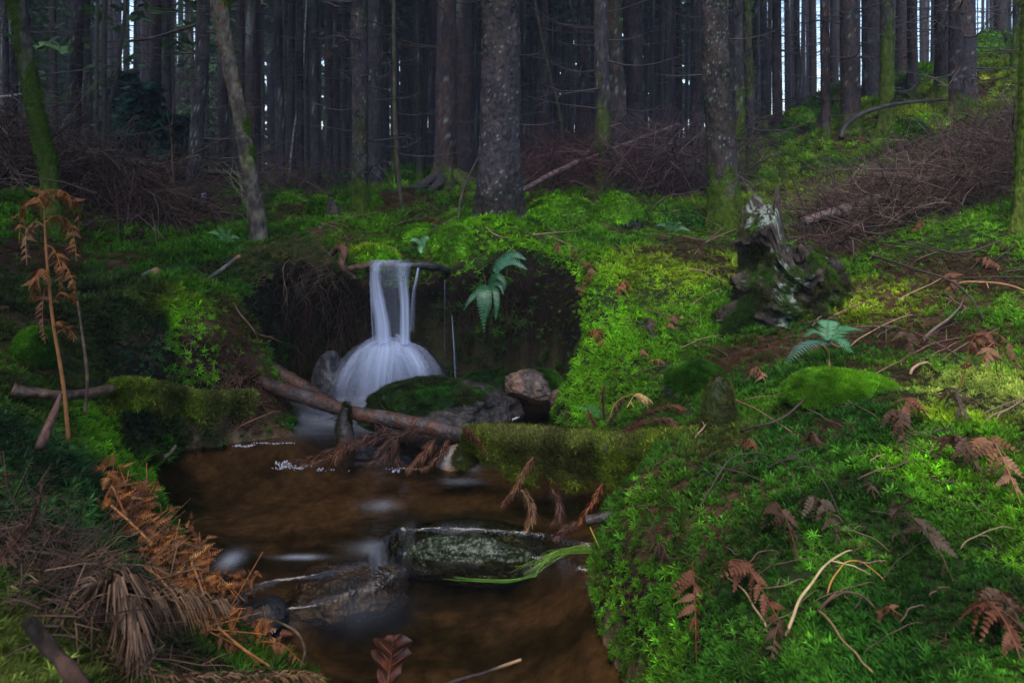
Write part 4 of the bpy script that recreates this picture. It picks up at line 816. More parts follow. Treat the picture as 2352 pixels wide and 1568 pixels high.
log('fallen_log', 'darker broken log lying behind the reddish peeled one', [(548, 832, 4.35), (620, 850, 4.25), (700, 890, 4.15), (790, 935, 4.0)], [40, 38, 28, 12], seed=410, stubs=3, pal=lambda f, a1, a2: lerpc((.06, .028, .018), (.018, .012, .011), sstep(-.3, .3, a1+.4*a2)), lump=.2)
log('fallen_log', 'brown log on the left bank whose far half is thick with hanging moss', [(28, 895, 2.42), (90, 903, 2.46), (150, 908, 2.52), (215, 902, 2.62), (290, 888, 2.78), (380, 902, 2.95), (470, 922, 3.12), (540, 918, 3.25), (592, 912, 3.32)], [30, 26, 24, 22, 22, 24, 26, 22, 12], seed=420, pal=lambda f, a1, a2: lerpc((.085, .048, .028), (.028, .017, .013), sstep(-.3, .3, a2+.3*a1)), moss=(17000, .46, .97, ('olive', 'lime'), .85, .065, 'feather', .0085), lump=.3, sides=30, seg=120)
log('fallen_log', 'thick moss draped log closing the upper pool on the right', [(1078, 1000, 3.48), (1160, 1010, 3.38), (1260, 1020, 3.28), (1370, 1030, 3.18), (1480, 1030, 3.08), (1620, 1010, 2.95)], [30, 52, 60, 66, 68, 52], seed=430, moss=(30000, .0, 1, ('olive', 'lime'), .68, .12, 'feather', .0085), lump=.35, sides=30, seg=120)
log('fallen_log', 'short mossy stub propping the reddish peeled log', [(797, 935, 3.72), (790, 975, 3.70), (795, 1035, 3.66)], [26, 34, 40], seed=440, moss=(1600, 0, 1, ('olive', 'olive'), .35, .0, 'cushion', .003), lump=.2)
log('fallen_branch', 'low mossy branch reaching over the water at the left shore', [(205, 1105, 2.75), (270, 1085, 2.85), (330, 1065, 2.95), (380, 1048, 3.02), (405, 1022, 3.05)], [34, 26, 16, 12, 6], 'branch', seed=450, moss=(2600, 0, .7, ('olive', 'mid'), .5, .0, 'cushion', .004), stubs=2, pal=lambda f, a1, a2: lerpc((.13, .10, .05), (.05, .04, .02), sstep(-.3, .3, a2)))
log('fallen_branch', 'curved bare branch with an orange broken tip on the left bank', [(322, 682, 4.0), (380, 680, 4.1), (440, 662, 4.25), (500, 625, 4.4), (550, 588, 4.55)], [13, 12, 11, 9, 9], 'branch', 12, 60, seed=460, stubs=3, mat=M_bark, pal=lambda f, a1, a2: lerpc(lerpc((.11, .10, .085), (.05, .045, .04), sstep(-.3, .3, a2)), (.30, .12, .05), sstep(.95, .98, f)))
log('fallen_log', 'broken grey log end poking from the left bank', [(304, 658, 4.35), (335, 640, 4.3), (360, 624, 4.25)], [26, 26, 22], seed=470, pal=lambda f, a1, a2: lerpc(lerpc((.12, .10, .10), (.04, .03, .03), sstep(-.3, .3, a2)), (.28, .12, .06), sstep(.93, .97, f+a2*.1)), lump=.2)
log('fallen_branch', 'thin forked twig arching over the upper left bank', [(262, 588, 5.2), (300, 568, 5.3), (328, 552, 5.4), (342, 525, 5.5), (332, 503, 5.5)], [6, 7, 8, 7, 6], 'branch', 8, 50, seed=480, stubs=2, pal=lambda f, a1, a2: lerpc((.16, .12, .10), (.08, .06, .05), sstep(-.3, .3, a2)))
log('tree_root', 'reddish crooked root hanging beside the top of the fall', [(762, 582, 4.9), (780, 568, 4.82), (792, 578, 4.74), (784, 602, 4.68), (796, 622, 4.64), (818, 640, 4.62)], [14, 16, 18, 15, 13, 6], 'root', 14, 60, seed=490, mat=M_bark, lump=.35, pal=lambda f, a1, a2: lerpc((.11, .05, .03), (.03, .018, .014), sstep(-.3, .3, a2)))
log('fallen_log', 'flat wet log forming the lip of the fall', [(790, 618, 4.72), (850, 610, 4.68), (930, 609, 4.66), (990, 611, 4.70), (1030, 622, 4.90)], [12, 15, 14, 18, 16], seed=500, pal=lambda f, a1, a2: lerpc(lerpc((.09, .045, .025), (.04, .025, .02), sstep(-.3, .3, a2)), (.018, .02, .018), sstep(.4, .55, f)), lump=.45)
log('fallen_log', 'fallen trunk sticking out of the brown brush behind the stump', [(1850, 508, 5.1), (1920, 488, 5.3), (1990, 468, 5.5), (2060, 440, 5.7), (2150, 405, 5.9)], [22, 26, 30, 28, 24], seed=510, stubs=6, mat=M_bark, pal=lambda f, a1, a2: lerpc(lerpc((.13, .085, .08), (.05, .032, .03), sstep(-.3, .3, a2)), (.24, .20, .20), .4*sstep(.1, .4, a1)))
log('fallen_branch', 'arched branch spanning the crooked mossy trunk on the slope', [(1932, 318, 8.2), (1940, 292, 8.3), (1975, 264, 8.5), (2030, 245, 8.7), (2100, 234, 8.9), (2182, 228, 9.1)], [12, 11, 11, 10, 8, 6], 'branch', 9, 60, seed=520, stubs=3)
log('fallen_branch', 'dark branch lying at the right edge below the slope top', [(2290, 268, 7.2), (2325, 255, 7.3), (2370, 243, 7.5)], [10, 12, 12], 'branch', 9, 40, seed=525, stubs=1)
log('fallen_branch', 'short pale branch leaning on the dark shaded boulder', [(2035, 320, 8), (2055, 300, 8.1), (2072, 285, 8.2)], [8, 7, 5], 'branch', 9, 30, seed=526, pal=lambda f, a1, a2: lerpc((.22, .19, .17), (.1, .09, .08), sstep(-.3, .3, a2)))
log('fallen_log', 'slanting dead trunk in the red-brown tangle right of the central spruce', [(1192, 442, 7.6), (1260, 405, 8.0), (1340, 368, 8.4), (1440, 330, 8.8), (1560, 285, 9.2)], [12, 14, 14, 9, 5], 'fallen trunk', 10, 60, seed=530, stubs=9, pal=lambda f, a1, a2: lerpc((.14, .09, .085), (.05, .03, .03), sstep(-.3, .3, a2)))
log('fallen_log', 'dark trunk lying across the wood behind the left brush', [(290, 372, 8.6), (360, 380, 8.7), (440, 392, 8.8), (560, 402, 9.0)], [14, 15, 14, 12], seed=540, stubs=5, pal=lambda f, a1, a2: lerpc((.03, .022, .02), (.012, .01, .01), sstep(-.3, .3, a2)))
log('fallen_log', 'mossy slanting log end below the brown brush heap on the left', [(318, 448, 6.9), (350, 470, 6.7), (400, 488, 6.5), (440, 500, 6.4)], [12, 16, 14, 12], seed=545, stubs=3)
log('fallen_branch', 'pale bare branch jutting in from the left edge over the brush', [(-20, 224, 5.6), (15, 222, 5.6), (48, 216, 5.6)], [7, 8, 5], 'branch', 8, 30, seed=550, pal=lambda f, a1, a2: lerpc((.25, .22, .2), (.08, .07, .07), sstep(-.2, .2, a2)))
log('fallen_branch', 'long horizontal dead bough high between the two left spruces', [(290, 95, 9.6), (350, 88, 9.5), (410, 70, 9.4), (470, 52, 9.3)], [5, 8, 9, 8], 'branch', 8, 40, seed=552, stubs=4)
log('fallen_branch', 'slim stick leaning between the moss ball and the thick spruce', [(1052, 505, 5.8), (1060, 450, 6.0), (1080, 400, 6.2), (1098, 362, 6.4)], [6, 7, 6, 4], 'branch', 8, 40, seed=554, stubs=3)
log('fallen_branch', 'black stub standing on the moss behind the lip', [(1002, 548, 5.4), (1000, 530, 5.4), (996, 512, 5.4)], [8, 6, 3], 'branch', 8, 20, seed=556)
log('tree_stump', 'small dark broken stump left of the litter strewn spruce', [(768, 522, 6.9), (765, 490, 6.9), (758, 458, 6.9)], [40, 32, 12], 'stump', 20, 40, seed=558, mat=M_bark, lump=.3, pal=lambda f, a1, a2: lerpc((.05, .04, .035), (.015, .012, .01), sstep(-.3, .3, a1+a2*.5)))
log('fallen_branch', 'bark covered branch end in the near left corner', [(60, 1420, 1.02), (110, 1480, 1.02), (150, 1530, 1.0), (200, 1590, 1.0)], [26, 36, 40, 40], 'branch', 20, 50, seed=560, lump=.45, mat=M_bark, pal=lambda f, a1, a2: lerpc((.05, .026, .018), (.02, .013, .010), sstep(-.2, .3, a2+.3*a1)))
log('fallen_branch', 'upright brown branch stub with pale flakes before the left mossy log', [(90, 1030, 1.5), (115, 970, 1.55), (140, 905, 1.6)], [24, 20, 12], 'branch', 16, 40, seed=562, lump=.5, mat=M_bark, pal=lambda f, a1, a2: lerpc((.09, .045, .035), (.05, .03, .025), sstep(-.2, .3, a2+.3*a1)))
log('stick', 'thin brown stick rising from the lower pool by the oak leaf', [(985, 1590, 1.55), (1050, 1562, 1.6), (1110, 1545, 1.65), (1160, 1527, 1.7), (1197, 1514, 1.72)], [8, 8, 7, 7, 6], 'stick', 10, 50, seed=564, pal=lambda f, a1, a2: lerpc((.045, .03, .025), (.30, .17, .09), sstep(.55, .75, f)))
log('stick', 'beetle brown stick lying under the moss draped log', [(1345, 1195, 2.65), (1400, 1185, 2.65), (1450, 1175, 2.7)], [22, 24, 22], 'stick', 14, 40, seed=566)
log('stick', 'dark root arching at the lip of the lower pool, left corner', [(690, 1532, 1.62), (700, 1490, 1.68), (680, 1450, 1.75), (640, 1428, 1.8), (622, 1418, 1.85)], [5, 6, 6, 5, 3], 'stick', 8, 50, seed=568, pal=lambda f, a1, a2: lerpc((.12, .08, .05), (.05, .035, .02), sstep(-.3, .3, a2)))
# ---------------------------------------------------------------- the fall
def fall_material():
    m = bpy.data.materials.new('falling_water'); m.use_nodes = True; N = m.node_tree.nodes; L = m.node_tree.links; N.clear()
    o = N.new('ShaderNodeOutputMaterial'); tr = N.new('ShaderNodeBsdfTransparent'); df = N.new('ShaderNodeBsdfDiffuse'); tl = N.new('ShaderNodeBsdfTranslucent'); a = N.new('ShaderNodeAttribute'); a.attribute_name = 'col'
    df.inputs[0].default_value = (.50, .55, .72, 1); tl.inputs[0].default_value = (.50, .55, .72, 1); m1 = N.new('ShaderNodeMixShader'); m1.inputs[0].default_value = .35; L.new(df.outputs[0], m1.inputs[1]); L.new(tl.outputs[0], m1.inputs[2])
    s = N.new('ShaderNodeSeparateColor'); L.new(a.outputs['Color'], s.inputs[0]); m2 = N.new('ShaderNodeMixShader'); L.new(s.outputs[0], m2.inputs[0]); L.new(tr.outputs[0], m2.inputs[1]); L.new(m1.outputs[0], m2.inputs[2]); L.new(m2.outputs[0], o.inputs[0]); return m
M_fall = fall_material(); wb = P(895, 900, 4.55); ft = thing('waterfall', 'silky waterfall dropping over the mossy lip and spreading in a bell', 'waterfall', (wb[0], 4.5, 0)); FO = np.array((wb[0], 4.5, 0))
def strand(pts, wds, al, seed, name='strand', bulge=.03):
    q = catmull(np.array([P(*p) for p in pts]), 70); w_ = np.interp(np.linspace(0, 1, 70), np.linspace(0, 1, len(wds)), wds)/F_*4.6/2*.85; A_ = np.interp(np.linspace(0, 1, 70), np.linspace(0, 1, len(al)), al)
    s = np.linspace(-1, 1, 25); V = q[:, None, :]+np.stack([s[None, :]*w_[:, None], -bulge*(1-s[None, :]**2)*np.ones((70, 1)), np.zeros((70, 25))], -1)
    T = np.linspace(0, 1, 70)[:, None]*np.ones((1, 25)); S = s[None, :]*np.ones((70, 1)); st = fbm(np.stack([S.ravel()*2.2*wds[0]/30, T.ravel()*.8, S.ravel()*0+seed], 1), 1.6, 3, seed).reshape(T.shape)
    al_ = A_[:, None]*np.clip((1-np.abs(S)**2.2), 0, 1)*(.8+.7*st); al_ = np.clip(al_, 0, .96)*sstep(0, .04, T)
    i = np.arange(69)[:, None]*25+np.arange(24)[None, :]; obj(name, mk(name, V.reshape(-1, 3)-FO, np.stack([i, i+1, i+26, i+25], -1).reshape(-1, 4), M_fall, True, np.repeat(al_.reshape(-1, 1), 3, 1)), ft)
strand([(868, 597, 4.78), (868, 601, 4.64), (864, 612, 4.56), (862, 640, 4.53), (868, 690, 4.5), (877, 740, 4.48), (880, 785, 4.46)], [34, 34, 34, 34, 42, 46, 50], [.3, .5, .5, .6, .95, 1, .9], 1)
strand([(930, 602, 4.60), (926, 614, 4.56), (926, 650, 4.54), (930, 700, 4.52), (930, 788, 4.5)], [50, 46, 34, 30, 34], [.45, .35, .5, .8, .9], 2)
strand([(962, 612, 4.60), (957, 640, 4.57), (950, 680, 4.55), (946, 760, 4.53)], [8, 10, 12, 18], [.9, .6, .45, .3], 3)
strand([(895, 595, 4.80), (895, 599, 4.65), (893, 612, 4.59), (895, 680, 4.58), (900, 785, 4.57)], [124, 120, 112, 96, 104], [.3, .5, .2, .12, .18], 4, 'veil')
strand([(852, 640, 4.60), (854, 700, 4.59), (858, 780, 4.58)], [8, 7, 9], [.3, .5, .4], 6)
strand([(1038, 720, 4.68), (1042, 780, 4.6), (1047, 870, 4.55)], [4, 5, 7], [.3, .5, .3], 7)
strand([(1022, 640, 4.7), (1022, 700, 4.62), (1022, 860, 4.6)], [2.5, 2.5, 3], [.4, .25, .15], 8)
def bell(cx, cy, zt, R0, al, seed, sx=1.0):
    n, m = 150, 60; a = np.linspace(-math.pi*1.12, math.pi*.12, n); s = np.linspace(0, 1, m); A, S = np.meshgrid(a, s)
    th = S*math.pi*.5; rr_ = R0*(.10+.90*np.sin(th)**.82)*(1+.16*S**3)*(1-.05*np.cos(A)+.04*np.cos(3*A+1)); zz = zt*np.cos(th*.98)**.95; wob = 1+.11*fbm(np.stack([np.cos(A).ravel()*2, np.sin(A).ravel()*2, S.ravel()*.5], 1), 1.5, 2, seed).reshape(A.shape)
    V = np.stack([cx+np.cos(A)*rr_*wob*sx-.05*S**2*(np.cos(A) < 0)*-np.cos(A)*2.0, cy+np.sin(A)*rr_*wob*.55, zz*wob-.02], -1)
    st = fbm(np.stack([A.ravel()*3.2, S.ravel()*.5, A.ravel()*0+seed], 1), 1.3, 3, seed).reshape(A.shape); s2 = fbm(np.stack([A.ravel()*13, S.ravel()*.8, A.ravel()*0+seed], 1), 1.3, 2, seed+5).reshape(A.shape)
    al_ = al*(.80+2.6*st+.10*s2)*(1-.65*S**2)*sstep(-.15, .75, -np.sin(A))
    al_ = np.clip(al_, 0, .95); i = np.arange(m-1)[:, None]*n+np.arange(n-1)[None, :]
    obj('bell', mk('bell', V.reshape(-1, 3)-FO, np.stack([i, i+1, i+n+1, i+n], -1).reshape(-1, 4), M_fall, True, np.repeat(al_.reshape(-1, 1), 3, 1)), ft)
bc_ = P(896, 775, 4.5)
for (pts_, w__, al__, sd__) in [([(882, 778, 4.45), (880, 800, 4.40), (872, 850, 4.34), (866, 915, 4.32)], [70, 110, 120, 120], [0, .8, .6, .25], 21), ([(905, 780, 4.45), (930, 800, 4.42), (955, 840, 4.38), (968, 890, 4.38)], [60, 70, 70, 60], [0, .5, .55, .2], 22), ([(870, 782, 4.46), (835, 812, 4.44), (805, 860, 4.42), (788, 920, 4.40)], [40, 60, 60, 60], [0, .45, .5, .2], 23)]: strand(pts_, w__, al__, sd__, 'stream', .02)
bell(bc_[0]+.01, 4.58, bc_[2]+.005, .285, .34, 11); bell(bc_[0]-.015, 4.58, bc_[2]-.02, .305, .22, 12); bell(bc_[0]+.03, 4.58, bc_[2]-.045, .32, .14, 13); bell(bc_[0]-.005, 4.58, bc_[2]-.05, .25, .28, 14); bell(bc_[0]+.035, 4.56, bc_[2]-.02, .22, .2, 15, .8)
# a thin far cascade between the boulder and the grey spruce, pale stone before it
m = MB(); V, Fs = tube([(0, 0, 0), (0, .02, .2)], [.035, .03], 8); m.add(V, Fs, (.5, .5, .5)); g = P(466, 482, 8.0); obj('far_cascade', m.mesh('far_cascade', M_fall), None, 'thin pale streak of falling water far behind the left bank', 'waterfall', loc=tuple(g))
g = ground(432, 495); stone('stone', 'small white stone lying behind the left bank near the grey spruce', (g[0]-.05, g[1]-.2, g[2]+.05), (.07, .05, .04), 0, 71, 4, 4, ((.6, .6, .62), (.4, .4, .42)), None, 0, cat='stone')
# ---------------------------------------------------------------- brush heaps
def brush(name, label, fn, n, cols, Lr, thick, seed, arc=.5, seg=5, sides=3, cat='brush heap'):
    r = random.Random(seed); m = MB(); b0 = np.array(fn(.5, .5, 0, r)[0])
    for k in range(n):
        (p, d) = fn(r.random(), r.random(), r.random(), r); p = np.array(p, float); d = np.array(d, float); d /= np.linalg.norm(d)+1e-9; L = r.uniform(*Lr)
        s = np.linspace(0, 1, seg+1)[:, None]; sag = np.array([0, 0, -1.0])*arc*r.uniform(.2, 1.3); wv = np.array([r.gauss(0, .16), r.gauss(0, .16), r.gauss(0, .12)])
        pts = p+d*L*s+sag*L*s*s+wv*L*np.sin(s*r.uniform(4, 9)); th = thick*r.uniform(.5, 1.5)*(1 if r.random() > .06 else 2.5)
        c = np.array(cols[r.randrange(len(cols))])*r.uniform(.5, 1.5); m.add(*tube(pts, np.linspace(th, th*.35, seg+1), sides, cap=False), c)
        for q in range(4):
            i = r.randint(1, seg-1); b = pts[i]; dd = d*L*.25+np.array([r.gauss(0, 1), r.gauss(0, .6), r.gauss(-.2, .8)])*L*.17; m.add(*tube([b, b+dd*.6, b+dd+sag*L*.08], [th*.5, th*.4, th*.25], 3, cap=False), c)
    t = thing(name, label, cat, b0); o = obj('twigs', m.mesh('twigs', M_twig, True, b0), t); o['kind'] = 'stuff'; return t
BR = [(.075, .042, .032), (.05, .028, .022), (.035, .02, .017), (.12, .085, .07)]
def f_right(a, b, c, r):
    u = 1890+a*560; Y = 5.0+b*1.6+a*.2; x = (u-1176)/F_*Y; gz = hz0(x, Y); H = .05+.34*min(1, a*1.15)**1.0
    return (x, Y, gz+c*H), (r.uniform(-1, .6), r.uniform(-.6, .4), r.uniform(-.2, .9))
_gc = {}
def hz0(x, y):
    k = (round(x*8), round(y*8))
    if k not in _gc: _gc[k] = hz(k[0]/8, k[1]/8)
    return _gc[k]
brush('brush_heap', 'wide heap of tangled dry brown brush on the right slope', f_right, 2300, BR, (.25, .85), .0032, 1, .7)
def f_left(a, b, c, r):
    u = -80+a*530; Y = 5.4+b*1.6; x = (u-1176)/F_*Y; gz = hz0(x, Y); H = .08+.82*(1-a)**.9
    return (x, Y, gz+c*H), (r.uniform(-.6, 1), r.uniform(-.7, .5), r.uniform(-.9, .6))
brush('brush_heap', 'heap of drooping red-brown brush behind the bracken at the left edge', f_left, 2300, [(.07, .034, .026), (.045, .024, .02), (.028, .017, .015), (.12, .08, .06)], (.3, 1.1), .0038, 2, .6)
def f_mid(a, b, c, r):
    u = 1195+a*430; Y = 8.0+b*2.2; x = (u-1176)/F_*Y; gz = hz0(x, Y); H = .12+.62*math.sin(min(1, a*1.2+.1)*3.0)**2*.8
    return (x, Y, gz+c*c*H), (r.uniform(-1, 1), r.uniform(-.5, .5), r.uniform(-.1, .8))
brush('brush_heap', 'reddish bare tangle of fallen boughs right of the thick central spruce', f_mid, 1000, [(.055, .020, .022), (.035, .015, .016), (.022, .013, .014), (.09, .055, .055)], (.4, 1.3), .0042, 3, .7)
def f_mid2(a, b, c, r):
    u = 1480+a*230; Y = 7.8+b*2.5; x = (u-1176)/F_*Y; gz = hz0(x, Y)
    return (x, Y, gz+c*.6), (r.uniform(-1, 1), r.uniform(-.5, .5), r.uniform(-.1, .9))
brush('brush_heap', 'darker tangle of arching boughs left of the straight mossy footed spruce', f_mid2, 380, [(.05, .032, .034), (.035, .026, .028), (.10, .075, .075)], (.4, 1.4), .0045, 4, .8)
def f_far(a, b, c, r):
    u = 330+a*420; Y = 9.5+b*3; x = (u-1176)/F_*Y; gz = hz0(x, Y); return (x, Y, gz+c*.55), (r.uniform(-1, 1), r.uniform(-.5, .5), r.uniform(-.1, .7))
brush('brush_heap', 'low dark brush lying between the far spruces behind the leaning snag', f_far, 350, [(.06, .034, .034), (.04, .026, .026)], (.4, 1.2), .0045, 5, .8)
def f_hol(a, b, c, r):
    u = 640+a*240 if r.random() < .75 else 1010+a*220; Y = 4.85; x = (u-1176)/F_*4.7; return (x, 4.86+r.uniform(-.05, .12), .35+c*.5), (r.uniform(-.35, .35), r.uniform(-.6, .0), -1)
brush('hanging_roots', 'fine dark roots hanging in the washed out hollow beside the fall', f_hol, 240, [(.020, .013, .010), (.045, .02, .012), (.010, .008, .007)], (.12, .5), .0016, 6, .35, cat='roots')
def f_snag(a, b, c, r):
    p = P(600+a*180, 590+b*60, 4.85+c*.3); return tuple(p), (r.uniform(-1, 1), r.uniform(-1, .1), r.uniform(-.8, .4))
brush('root_tangle', 'tangle of small roots and twigs under the foot of the peeled snag', f_snag, 260, [(.06, .04, .03), (.035, .025, .02), (.12, .085, .06)], (.08, .3), .0018, 7, .4, cat='roots')
def f_rb(a, b, c, r):
    u = 1500+a*800; v = 780+b*160 if r.random() < .6 else 850+b*300; return (u, v), None
# ---------------------------------------------------------------- spruce twigs gone brown
def spruce_twig(label, pts, nl, n, col, seed, stem=.003, curl=.5, nw=.0011, spread=1.0, droop=.3):
    q = catmull(np.array([P(*p) for p in pts]), 60); off = q[0].copy(); q = q-off; r = random.Random(seed); t = thing('spruce_twig', label, 'dead twig', off)
    m = MB(); m.add(*tube(q, np.linspace(stem, stem*.5, 60), 6), np.array(col)*.6); obj('stem', m.mesh('stem', M_twig), t); tt, NN, BB = frames(q); m = MB()
    for k in range(n):
        f = r.random()*58; i = int(f); a = r.uniform(0, 6.28); d = NN[i]*math.cos(a)+BB[i]*math.sin(a); d = d*spread+tt[i]*r.uniform(.3, .9); d /= np.linalg.norm(d); l = nl*r.uniform(.65, 1.1)*(1-.45*(f/58)**3)
        b = q[i]; s2 = np.cross(d, tt[i]); s2 = s2/(np.linalg.norm(s2)+1e-9)*nw; p1 = b+d*l*.5+np.array([0, 0, .06*l]); p2 = b+d*l*(1-.2*curl)+tt[i]*l*.25*curl+np.array([0, 0, -droop*l])
        m.add(np.array([b-s2*.7, b+s2*.7, p1+s2, p1-s2, p2+s2*.4, p2-s2*.4]), [np.array([[0, 1, 2, 3], [3, 2, 4, 5]])], np.array(col)*r.uniform(.4, 1.6))
    o = obj('needles', m.mesh('needles', M_twig, False), t); o['kind'] = 'stuff'; return t
RB = (.13, .055, .030); DB = (.075, .036, .026)
spruce_twig('big brown spruce twig with curling needles hanging in the near left, the drooping cluster', [(262, 1315, 1.35), (285, 1350, 1.34), (300, 1400, 1.33), (312, 1450, 1.32), (318, 1520, 1.32)], .062, 340, (.09, .05, .03), 1, .004, .6, .0026, droop=.5)
spruce_twig('brown spruce twig lying level over the orange bracken in the near left', [(300, 1365, 1.42), (360, 1372, 1.44), (430, 1378, 1.46), (520, 1385, 1.5)], .056, 380, (.10, .055, .03), 2, .004, .7, .0022, droop=.75)
spruce_twig('brown spruce twig fanning up left of the hanging cluster', [(300, 1400, 1.36), (270, 1370, 1.36), (240, 1345, 1.36), (212, 1350, 1.36)], .062, 280, (.08, .045, .028), 3, .004, .5, .0024)
for k, (a, b_) in enumerate([([(1010, 1000, 3.45), (960, 990, 3.42), (900, 1010, 3.4), (860, 1050, 3.38)], .05), ([(1000, 1010, 3.4), (985, 1030, 3.38), (960, 1060, 3.36), (935, 1080, 3.36)], .05), ([(900, 985, 3.5), (830, 1010, 3.45), (750, 1040, 3.4), (660, 1068, 3.38)], .05),
   ([(850, 1000, 3.46), (800, 1030, 3.42), (740, 1058, 3.38), (690, 1070, 3.36)], .045), ([(920, 1000, 3.42), (900, 1030, 3.4), (880, 1055, 3.37), (840, 1070, 3.36)], .05), ([(1030, 1010, 3.46), (1015, 1040, 3.4), (985, 1070, 3.36), (968, 1078, 3.35)], .04),
   ([(860, 975, 3.5), (890, 1000, 3.46), (905, 1040, 3.42), (915, 1070, 3.38)], .05), ([(800, 1010, 3.45), (780, 1035, 3.42), (770, 1060, 3.38)], .05), ([(960, 985, 3.5), (930, 1000, 3.44), (880, 1005, 3.42), (830, 1030, 3.4)], .05)]):
    spruce_twig(['red-brown spruce twig arching from the log end into the water', 'red-brown spruce twig hanging steeply before the pale granite block', 'longest red-brown spruce twig, its tip lying in foam', 'spruce twig lying low beside the longest one in the foam', 'spruce twig drooping in the middle of the drowned heap', 'short ribbed spruce twig dipping in the water left of the granite block', 'spruce twig falling straight down through the drowned heap', 'short upright spruce twig near the left end of the drowned heap', 'spruce twig lying along the top of the drowned heap'][k], a, b_, 330, RB if k % 2 else DB, 20+k, .0035, .5, .0015)
for k, (lab, a, nl, n, col) in enumerate([
   ('dark red spruce twig hanging over the log end', [(1062, 985, 3.42), (1085, 1000, 3.4), (1105, 1020, 3.38), (1118, 1045, 3.36)], .04, 300, (.09, .025, .02)),
   ('thick ragged spruce bough hanging under the mossy log into the cascade', [(1225, 1050, 3.0), (1200, 1090, 2.96), (1180, 1130, 2.93), (1150, 1165, 2.9)], .035, 380, RB),
   ('curled spruce twig with comb-like needles at the cascade', [(1195, 1125, 2.85), (1215, 1150, 2.82), (1222, 1180, 2.8), (1212, 1215, 2.8)], .042, 320, (.15, .08, .04)),
   ('rust coloured spruce twig hanging from the mossy log at right', [(1385, 1110, 2.75), (1365, 1150, 2.72), (1340, 1185, 2.7), (1320, 1215, 2.68)], .03, 300, (.17, .055, .02)),
   ('dark wet spruce twig between the comb-like and the rust coloured ones', [(1265, 1120, 2.85), (1280, 1145, 2.82), (1285, 1180, 2.8), (1270, 1205, 2.78)], .04, 300, DB),
   ('brown spruce twig low over the cascade edge, right end', [(1330, 1200, 2.65), (1300, 1215, 2.65), (1275, 1240, 2.64)], .035, 220, DB),
   ('upright brown spruce tip standing on the moss left of the withered fern', [(1388, 965, 3.1), (1386, 935, 3.1), (1384, 905, 3.1), (1388, 885, 3.1)], .03, 260, (.08, .032, .022)),
   ('second spruce tip leaning right of the upright one', [(1395, 980, 3.08), (1410, 955, 3.08), (1425, 930, 3.08), (1428, 915, 3.08)], .035, 260, DB),
   ('short brown spruce tip left of the upright one', [(1368, 980, 3.08), (1358, 960, 3.08), (1350, 940, 3.08)], .028, 180, RB),
   ('reddish spruce twig spread on the mossy log under the withered fern', [(1440, 985, 3.0), (1480, 955, 3.0), (1530, 935, 3.0), (1572, 940, 3.02)], .045, 380, (.09, .03, .022)),
   ('reddish spruce twig lower on the mossy log, nearer the right bank', [(1430, 990, 2.98), (1470, 975, 2.96), (1520, 965, 2.96), (1555, 975, 2.96)], .045, 330, (.11, .04, .03)),
   ('brown spruce twig crossing the near left bank below the stub', [(0, 1290, 1.3), (40, 1240, 1.3), (80, 1180, 1.32), (100, 1100, 1.34)], .03, 320, (.09, .045, .03)),
   ('withered spruce twig along the bottom edge, left', [(330, 1545, 1.25), (420, 1560, 1.25), (520, 1555, 1.28), (640, 1545, 1.3)], .03, 330, (.10, .055, .03)),
   ('needle twig lying along the water in the bottom left', [(520, 1590, 1.35), (600, 1565, 1.4), (680, 1550, 1.45), (740, 1560, 1.5)], .028, 300, (.14, .07, .03)),
   ('grey withered spruce twig on the moss slope before the stump', [(1465, 740, 3.9), (1485, 750, 3.88), (1502, 775, 3.86)], .03, 200, (.06, .045, .045))]):
    spruce_twig(lab, a, nl, n, col, 60+k, .0045 if k == 1 else .003, .4, .0013)
# ---------------------------------------------------------------- fern leaves
def pinna_mesh(r, nseg=9, curl=0.0, fat=.30, name='leaflet', mat=None, col=(1, 1, 1), cut=.55):
    """one leaflet along +x, length 1, with lobed edges"""
    m = MB(); cols = []
    for k in range(nseg):
        f = (k+.5)/nseg; l = fat*(1-f)**.7*(.55+.45*min(1, f*5)); x = f
        z = -curl*f*f
        for sg in (-1, 1):
            ww = .46/nseg*1.25; tip = np.array([x+l*.42, sg*l, z-curl*r.uniform(.0, .5)*l+r.uniform(-.3, .3)*curl*l])
            a = np.array([x-ww, 0, z]); b = np.array([x+ww, 0, z]); mid = tip*.55+(a+b)/2*.45
            m.add(np.array([a, b, mid+np.array([ww*.8, 0, .02]), tip, mid-np.array([ww*.8, 0, -.02])]), [np.array([[0, 1, 2, 4]]), np.array([[4, 2, 3]])], np.array(col)*r.uniform(.75, 1.25))
    V, Fs = tube([(0, 0, 0), (.5, 0, -curl*.25), (1, 0, -curl)], [.012, .009, .004], 3, cap=False); m.add(V, Fs, np.array(col)*1.1)
    return m.mesh(name, mat or M_fern, False)
_r = random.Random(55)
FCOL = {'green': (.07, .22, .10), 'blue': (.08, .22, .17), 'orange': (.18, .062, .016), 'rust': (.12, .042, .018), 'brown': (.065, .031, .014), 'grey': (.058, .034, .018), 'pale': (.22, .38, .20), 'straw': (.42, .26, .11), 'tan': (.20, .09, .04)}
PIN = {}
for k_, c_ in FCOL.items():
    fresh = k_ in ('green', 'blue', 'pale'); PIN[k_] = [pinna_mesh(_r, 9 if fresh else 7, 0.08 if fresh else _r.uniform(.25, .8), .11 if fresh else .30, mat=M_fern if fresh else M_brack, col=c_) for k in range(3 if fresh else 5)]
